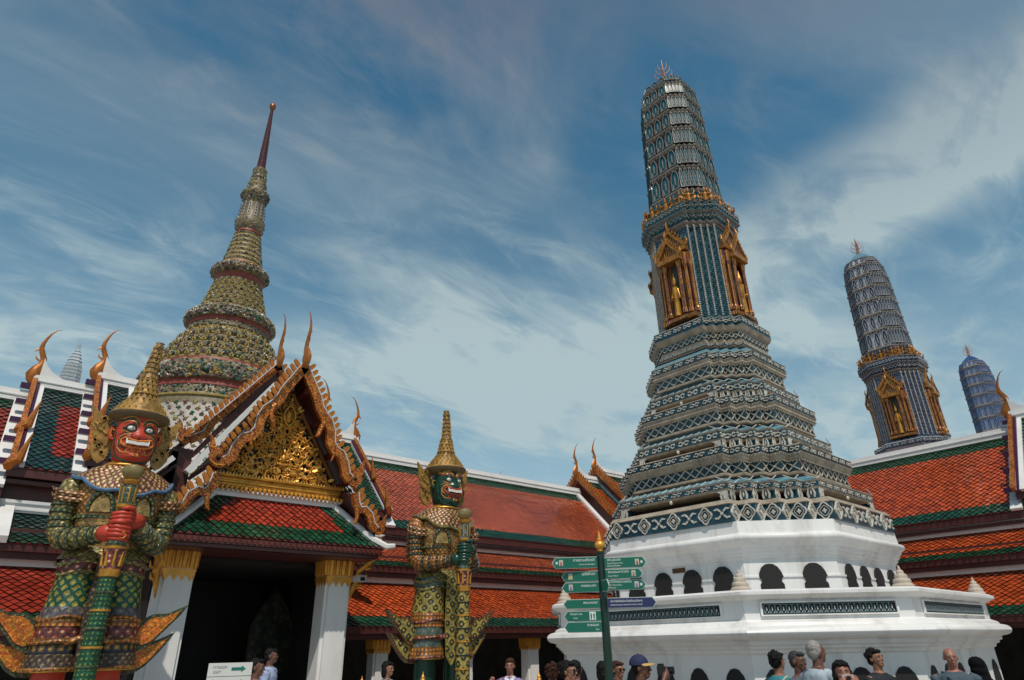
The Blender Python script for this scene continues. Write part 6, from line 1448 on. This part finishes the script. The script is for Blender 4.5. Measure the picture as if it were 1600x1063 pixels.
    remesh(c.build('shirt', cm, root, smooth='full'), .011, 2, CLTEX, .022)
    t = MB(); t.loft([ring(0, .01, z, rx*wide, ry*wide) for z, rx, ry in [(.78, .17, .12), (.86, .172, .125), (.98, .158, .115)]], 0, cap0=True, cap1=True)
    for s in (-1, 1): t.tube([V(s*.085, .01, .90), V(s*.09, .005, .68), V(s*.092, .0, .45), V(s*.092, .015, .10)], [.098, .088, .07, .062], 12)
    remesh(t.build('trousers', cloth('trouser_cloth', trousers), root, smooth='full'), .014, 2, CLTEX, .015)
    for s in (-1, 1): q = MB(); q.tube([V(s*.092, .06, .045), V(s*.095, -.03, .05), V(s*.10, -.15, .032)], [.045, .048, .033], 10, 0, flat=((0, 0, 1), .85)); q.build('shoe', BLACK, root, smooth=True)
    if collar is not None:
        q = MB()
        for s in (-1, 1): q.plate([(0, 0), (s*.065, .045), (s*.085, .01), (s*.045, -.045)], V(0, -.092, 1.395), V(1, .0, 0), V(0, .5, .85).normalized(), V(0, -.85, .5), .008, 0)
        q.tube([V(.072*math.cos(a), .015+.07*math.sin(a), 1.435) for a in [R(t_) for t_ in range(-70, 251, 20)]], .012, 6); q.build('collar', cloth('collar_cloth', collar), root, kind='stuff')
    if strap: q = MB(); q.tube([V(-.13, .02, 1.425), V(-.10, -.105, 1.36), V(0, -.155, 1.2), V(.12, -.14, 1.02), V(.19, -.03, .92)], .017, 6, 0); q.tube([V(-.13, .02, 1.425), V(-.10, .13, 1.34), V(.03, .155, 1.15), V(.15, .12, .98), V(.19, -.03, .92)], .017, 6, 0); q.build('bag_strap', cloth('strap_cloth', strap), root, smooth=True, kind='stuff')
    # hair
    hq = MB()
    def hh(c_, r_, n=16, m_=10):
        q = MB(); q.ball(c_, r_, n, m_); hq.add([H(v) for v in q.v], q.f)
    if style != 'bald' and style != 'hood':
        big = .001 if style in ('short', 'crop') else .008
        hh((0, .030, 1.632), (.078+big, .080+big, .080+big)); hh((0, .052, 1.59), (.070+big, .052+big, .075))
        for s in (-1, 1): hh((s*.062, .018, 1.60), (.018+big*.6, .030, .045))
        if style in ('short', 'messy', 'curly', 'bob', 'bun', 'long', 'tied'): hh((0, -.045, 1.672), (.060+big, .045, .026)); 
        if style == 'bun': hh((0, .125, 1.655), (.036, .036, .036)); hh((-.03, .09, 1.67), (.03, .04, .03))
        if style == 'tied': hh((0, .11, 1.60), (.030, .040, .045)); hh((0, .125, 1.54), (.022, .025, .06))
        if style in ('bob', 'long'):
            for s in (-1, 1): hh((s*.072, .02, 1.56), (.024, .042, .085))
            hh((0, .07, 1.54), (.075, .04, .09))
        if style == 'long': hh((0, .085, 1.44), (.085, .038, .13))
        if style in ('curly', 'messy'):
            rn = random.Random(int(x*100))
            for _ in range(64):
                a = rn.uniform(0, 6.28); e_ = rn.uniform(-.3, 1.5); q_ = .088+(.012 if style == 'curly' else .004); cx, cy, cz = q_*math.cos(a)*math.cos(e_), .034+q_*math.sin(a)*math.cos(e_), 1.625+q_*math.sin(e_)
                if cy < -.02 and cz < 1.66: continue
                r_ = rn.uniform(.010, .020) if style == 'curly' else rn.uniform(.006, .012); hh((cx, cy, cz), (r_, r_, r_*(1 if style == 'curly' else 1.8)), 8, 5)
        if style == 'crop': pass
        remesh(hq.build('hair', hair, root, smooth='full'), .005, 1, TEXV, .009 if style == 'crop' else .018)
    if style == 'bald':
        for s in (-1, 1): hh((s*.066, .03, 1.585), (.012, .035, .030), 10, 6)
        hh((0, .088, 1.575), (.05, .014, .03), 10, 6); remesh(hq.build('hair', HG, root, smooth='full'), .004, 1)
    if style == 'hood':
        hh((0, .028, 1.625), (.098, .098, .098)); hh((0, .04, 1.54), (.098, .09, .11)); hq.loft([ring(0, .02, z, rx, ry) for z, rx, ry in ((1.18, .23, .165), (1.30, .22, .155), (1.40, .17, .13), (1.48, .11, .10), (1.55, .09, .09))], 0, cap0=True, cap1=True)
        remesh(hq.build('headscarf', mat('black_scarf', (.004, .004, .005), .9, spec=.15), root, smooth='full'), .008, 2, CLTEX, .03)
    if glasses:
        for s in (-1, 1):
            q = MB(); q.ball(H((s*.031, -.094, 1.596)), (.024, .008, .019), 12, 6); q.build('sunglass_lens', mat('dark_lens', (.004, .004, .004), .08), root, smooth=True)
        q = MB(); q.tube([H((-.074, .0, 1.603)), H((-.058, -.088, 1.606)), H((-.01, -.101, 1.603)), H((.01, -.101, 1.603)), H((.058, -.088, 1.606)), H((.074, .0, 1.603))], .0032, 5); q.build('sunglass_frame', BLACK, root)
    if cap:
        q = MB(); rr = [(H((.092*math.cos(a)*math.cos(e), .022+.100*math.sin(a)*math.cos(e), 1.632+.092*math.sin(e)))) for e in (0,) for a in (0,)]
        rings = [[H((.094*math.cos(a)*math.cos(e), .020+.104*math.sin(a)*math.cos(e), 1.630+.092*math.sin(e))) for a in [2*math.pi*i/20 for i in range(20)]] for e in [R(t_) for t_ in (-8, 0, 18, 36, 54, 72, 87)]]
        q.loft(rings, 0, cap1=True); q.ball(H((0, .02, 1.722)), .009, 8, 5); cp = q.build('cap', cloth('cap_cloth', cap[0]), root, smooth=True)
        q = MB(); n_ = 10
        outer = [H((.088*math.sin(a), .020-.102*math.cos(a)-.075*math.cos(a)**1.0, 1.632-.018*abs(math.sin(a)))) for a in [R(-68+136*i/n_) for i in range(n_+1)]]
        inner = [H((.090*math.sin(a), .020-.098*math.cos(a), 1.636)) for a in [R(-68+136*i/n_) for i in range(n_+1)]]
        vs = [*outer, *inner, *[p-V(0, 0, .006) for p in outer], *[p-V(0, 0, .006) for p in inner]]; m_ = n_+1; fs = []
        for i in range(n_): fs += [(i, i+1, m_+i+1, m_+i), (2*m_+i+1, 2*m_+i, 3*m_+i, 3*m_+i+1), (i, 2*m_+i, 2*m_+i+1, i+1)]
        q.add(vs, fs); q.build('visor', cloth('visor_cloth', cap[1]), cp, smooth=True)
    return root
def held_camera(person_root, label, big=True):
    """a camera at the eye of its owner: its own thing"""
    p = person_root; k = p.scale[0]; M_ = Matrix.Translation(p.location) @ Matrix.Rotation(p.rotation_euler.z, 4, 'Z')
    loc = M_ @ (V(0, -.21 if big else -.27, 1.565)*k)
    c = thing('camera', label, 'camera', loc, p.rotation_euler.z)
    m = MB(); w_, h_, d_ = (.065, .042, .030) if big else (.048, .028, .012)
    m.box(-w_, w_, -d_, d_, -h_, h_)
    if big: m.box(-.025, .025, -d_, d_, h_, h_+.022); m.box(-w_, -w_+.03, -d_-.015, -d_, -h_, h_)
    body = m.build('camera_body', mat('black_plastic', (.012, .012, .013), .35) if big else mat('silver_plastic', (.55, .55, .56), .3, metal=.5), c)
    q = MB(); rr = .036 if big else .018; ln = .10 if big else .025
    rings = [[(r_*math.cos(a), -d_-y_, r_*math.sin(a)) for a in [2*math.pi*i/18 for i in range(18)]] for r_, y_ in ((rr*.9, 0), (rr, ln*.2), (rr, ln*.8), (rr*1.08, ln*.85), (rr*1.08, ln), (rr*.85, ln), (rr*.8, ln*.8))]
    q.loft(rings, 0, cap1=True); q.build('lens', mat('lens_black', (.008, .008, .012), .12), c, smooth=True)
    return c
person((3.47, 9.55, 1.68), 75, 'man with short black hair and white collared shirt beside the exit notice', SK2, HB, 'short', (.62, .62, .62), collar=(.6, .6, .6))
person((4.50, 11.80, 1.80), 80, 'man in a pale blue long-sleeved shirt inside the dark gateway', SK2, HB, 'short', (.33, .40, .58), sleeve='long', collar=(.3, .38, .55))
person((5.63, 9.86, 1.58), 55, 'woman in a light blue top with black hair, left of the green-faced guardian', SK1, HB, 'bob', (.28, .50, .62), fem=True, collar=(.02, .03, .08))
PUR = cells('purple_print_cloth', [(0, (.55, .52, .60)), (.15, (.10, .04, .22)), (.42, (.30, .24, .42))], (26, 26), 20, .8, 0, 0, coord='Object', vor=1)
person((7.08, 8.64, 1.59), -5, 'woman in a purple patterned blouse with white collar before the gallery', SK3, HBR, 'tied', fem=True, shirt_mat=PUR, collar=(.7, .7, .7), pose='phone', strap=(.12, .02, .03))
person((6.09, 6.60, 1.56), 185, 'person with curly brown hair seen from behind at the terrace corner', SK1, HBR, 'curly', (.25, .22, .20), fem=True)
person((5.67, 5.87, 1.61), 62, 'woman in sunglasses with black hair in a bun, left of the signpost', SK1, HB, 'bun', (.5, .5, .48), fem=True, glasses=True)
person((6.25, 6.35, 1.60), 170, 'person with plain black hair just left of the signpost, behind the woman with the bun', SK1, HB, 'short', (.5, .48, .46), fem=True)
person((6.75, 6.35, 1.57), 150, 'person with dark hair partly hidden by the signpost', SK1, HB, 'bob', (.1, .1, .1), fem=True)
person((7.20, 6.51, 1.56), 40, 'woman in sunglasses just right of the signpost', SK1, HBR, 'tied', (.35, .33, .30), fem=True, glasses=True)
pc = person((5.76, 4.89, 1.66), 78, 'man in a navy cap with yellow visor taking a photograph', SK2, HB, 'crop', (.05, .05, .07), pose='camera', cap=((.015, .02, .07), (.55, .36, .12)), turn=0)
held_camera(pc, 'black camera held up by the man in the navy cap')
person((8.21, 4.77, 1.65), 135, 'woman with windblown black hair and teal top seen from behind', SK1, HB, 'messy', (.03, .20, .22), fem=True, strap=(.45, .42, .32))
person((7.94, 4.35, 1.66), 55, 'dark-haired man half hidden behind the grey-haired man', SK2, HD, 'short', (.10, .10, .12))
person((7.70, 3.98, 1.77), 128, 'grey-haired man in a pale blue-grey shirt seen from behind', SK2, HG, 'crop', (.36, .42, .47), sleeve='long', wide=1.12)
pg = person((6.64, 3.22, 1.60), 8, 'black-haired person photographing towards us with a small silver camera', SK3, HB, 'bob', (.15, .10, .08), pose='camera', fem=True, tilt=-6)
held_camera(pg, 'small silver camera held before the face of the black-haired person', False)
person((9.16, 3.98, 1.66), 50, 'woman with short messy black hair and black top looking up right', SK1, HB, 'messy', (.012, .014, .018), fem=True, tilt=-8)
person((9.84, 3.38, 1.66), 10, 'bald man in a slate grey t-shirt with a dark shoulder strap', SK3, HG, 'bald', (.055, .085, .11), strap=(.01, .01, .012), wide=1.08)
person((10.15, 3.21, 1.54), 180, 'person in a black headscarf seen from behind beside the bald man', SK1, HB, 'hood', (.01, .01, .012), fem=True)
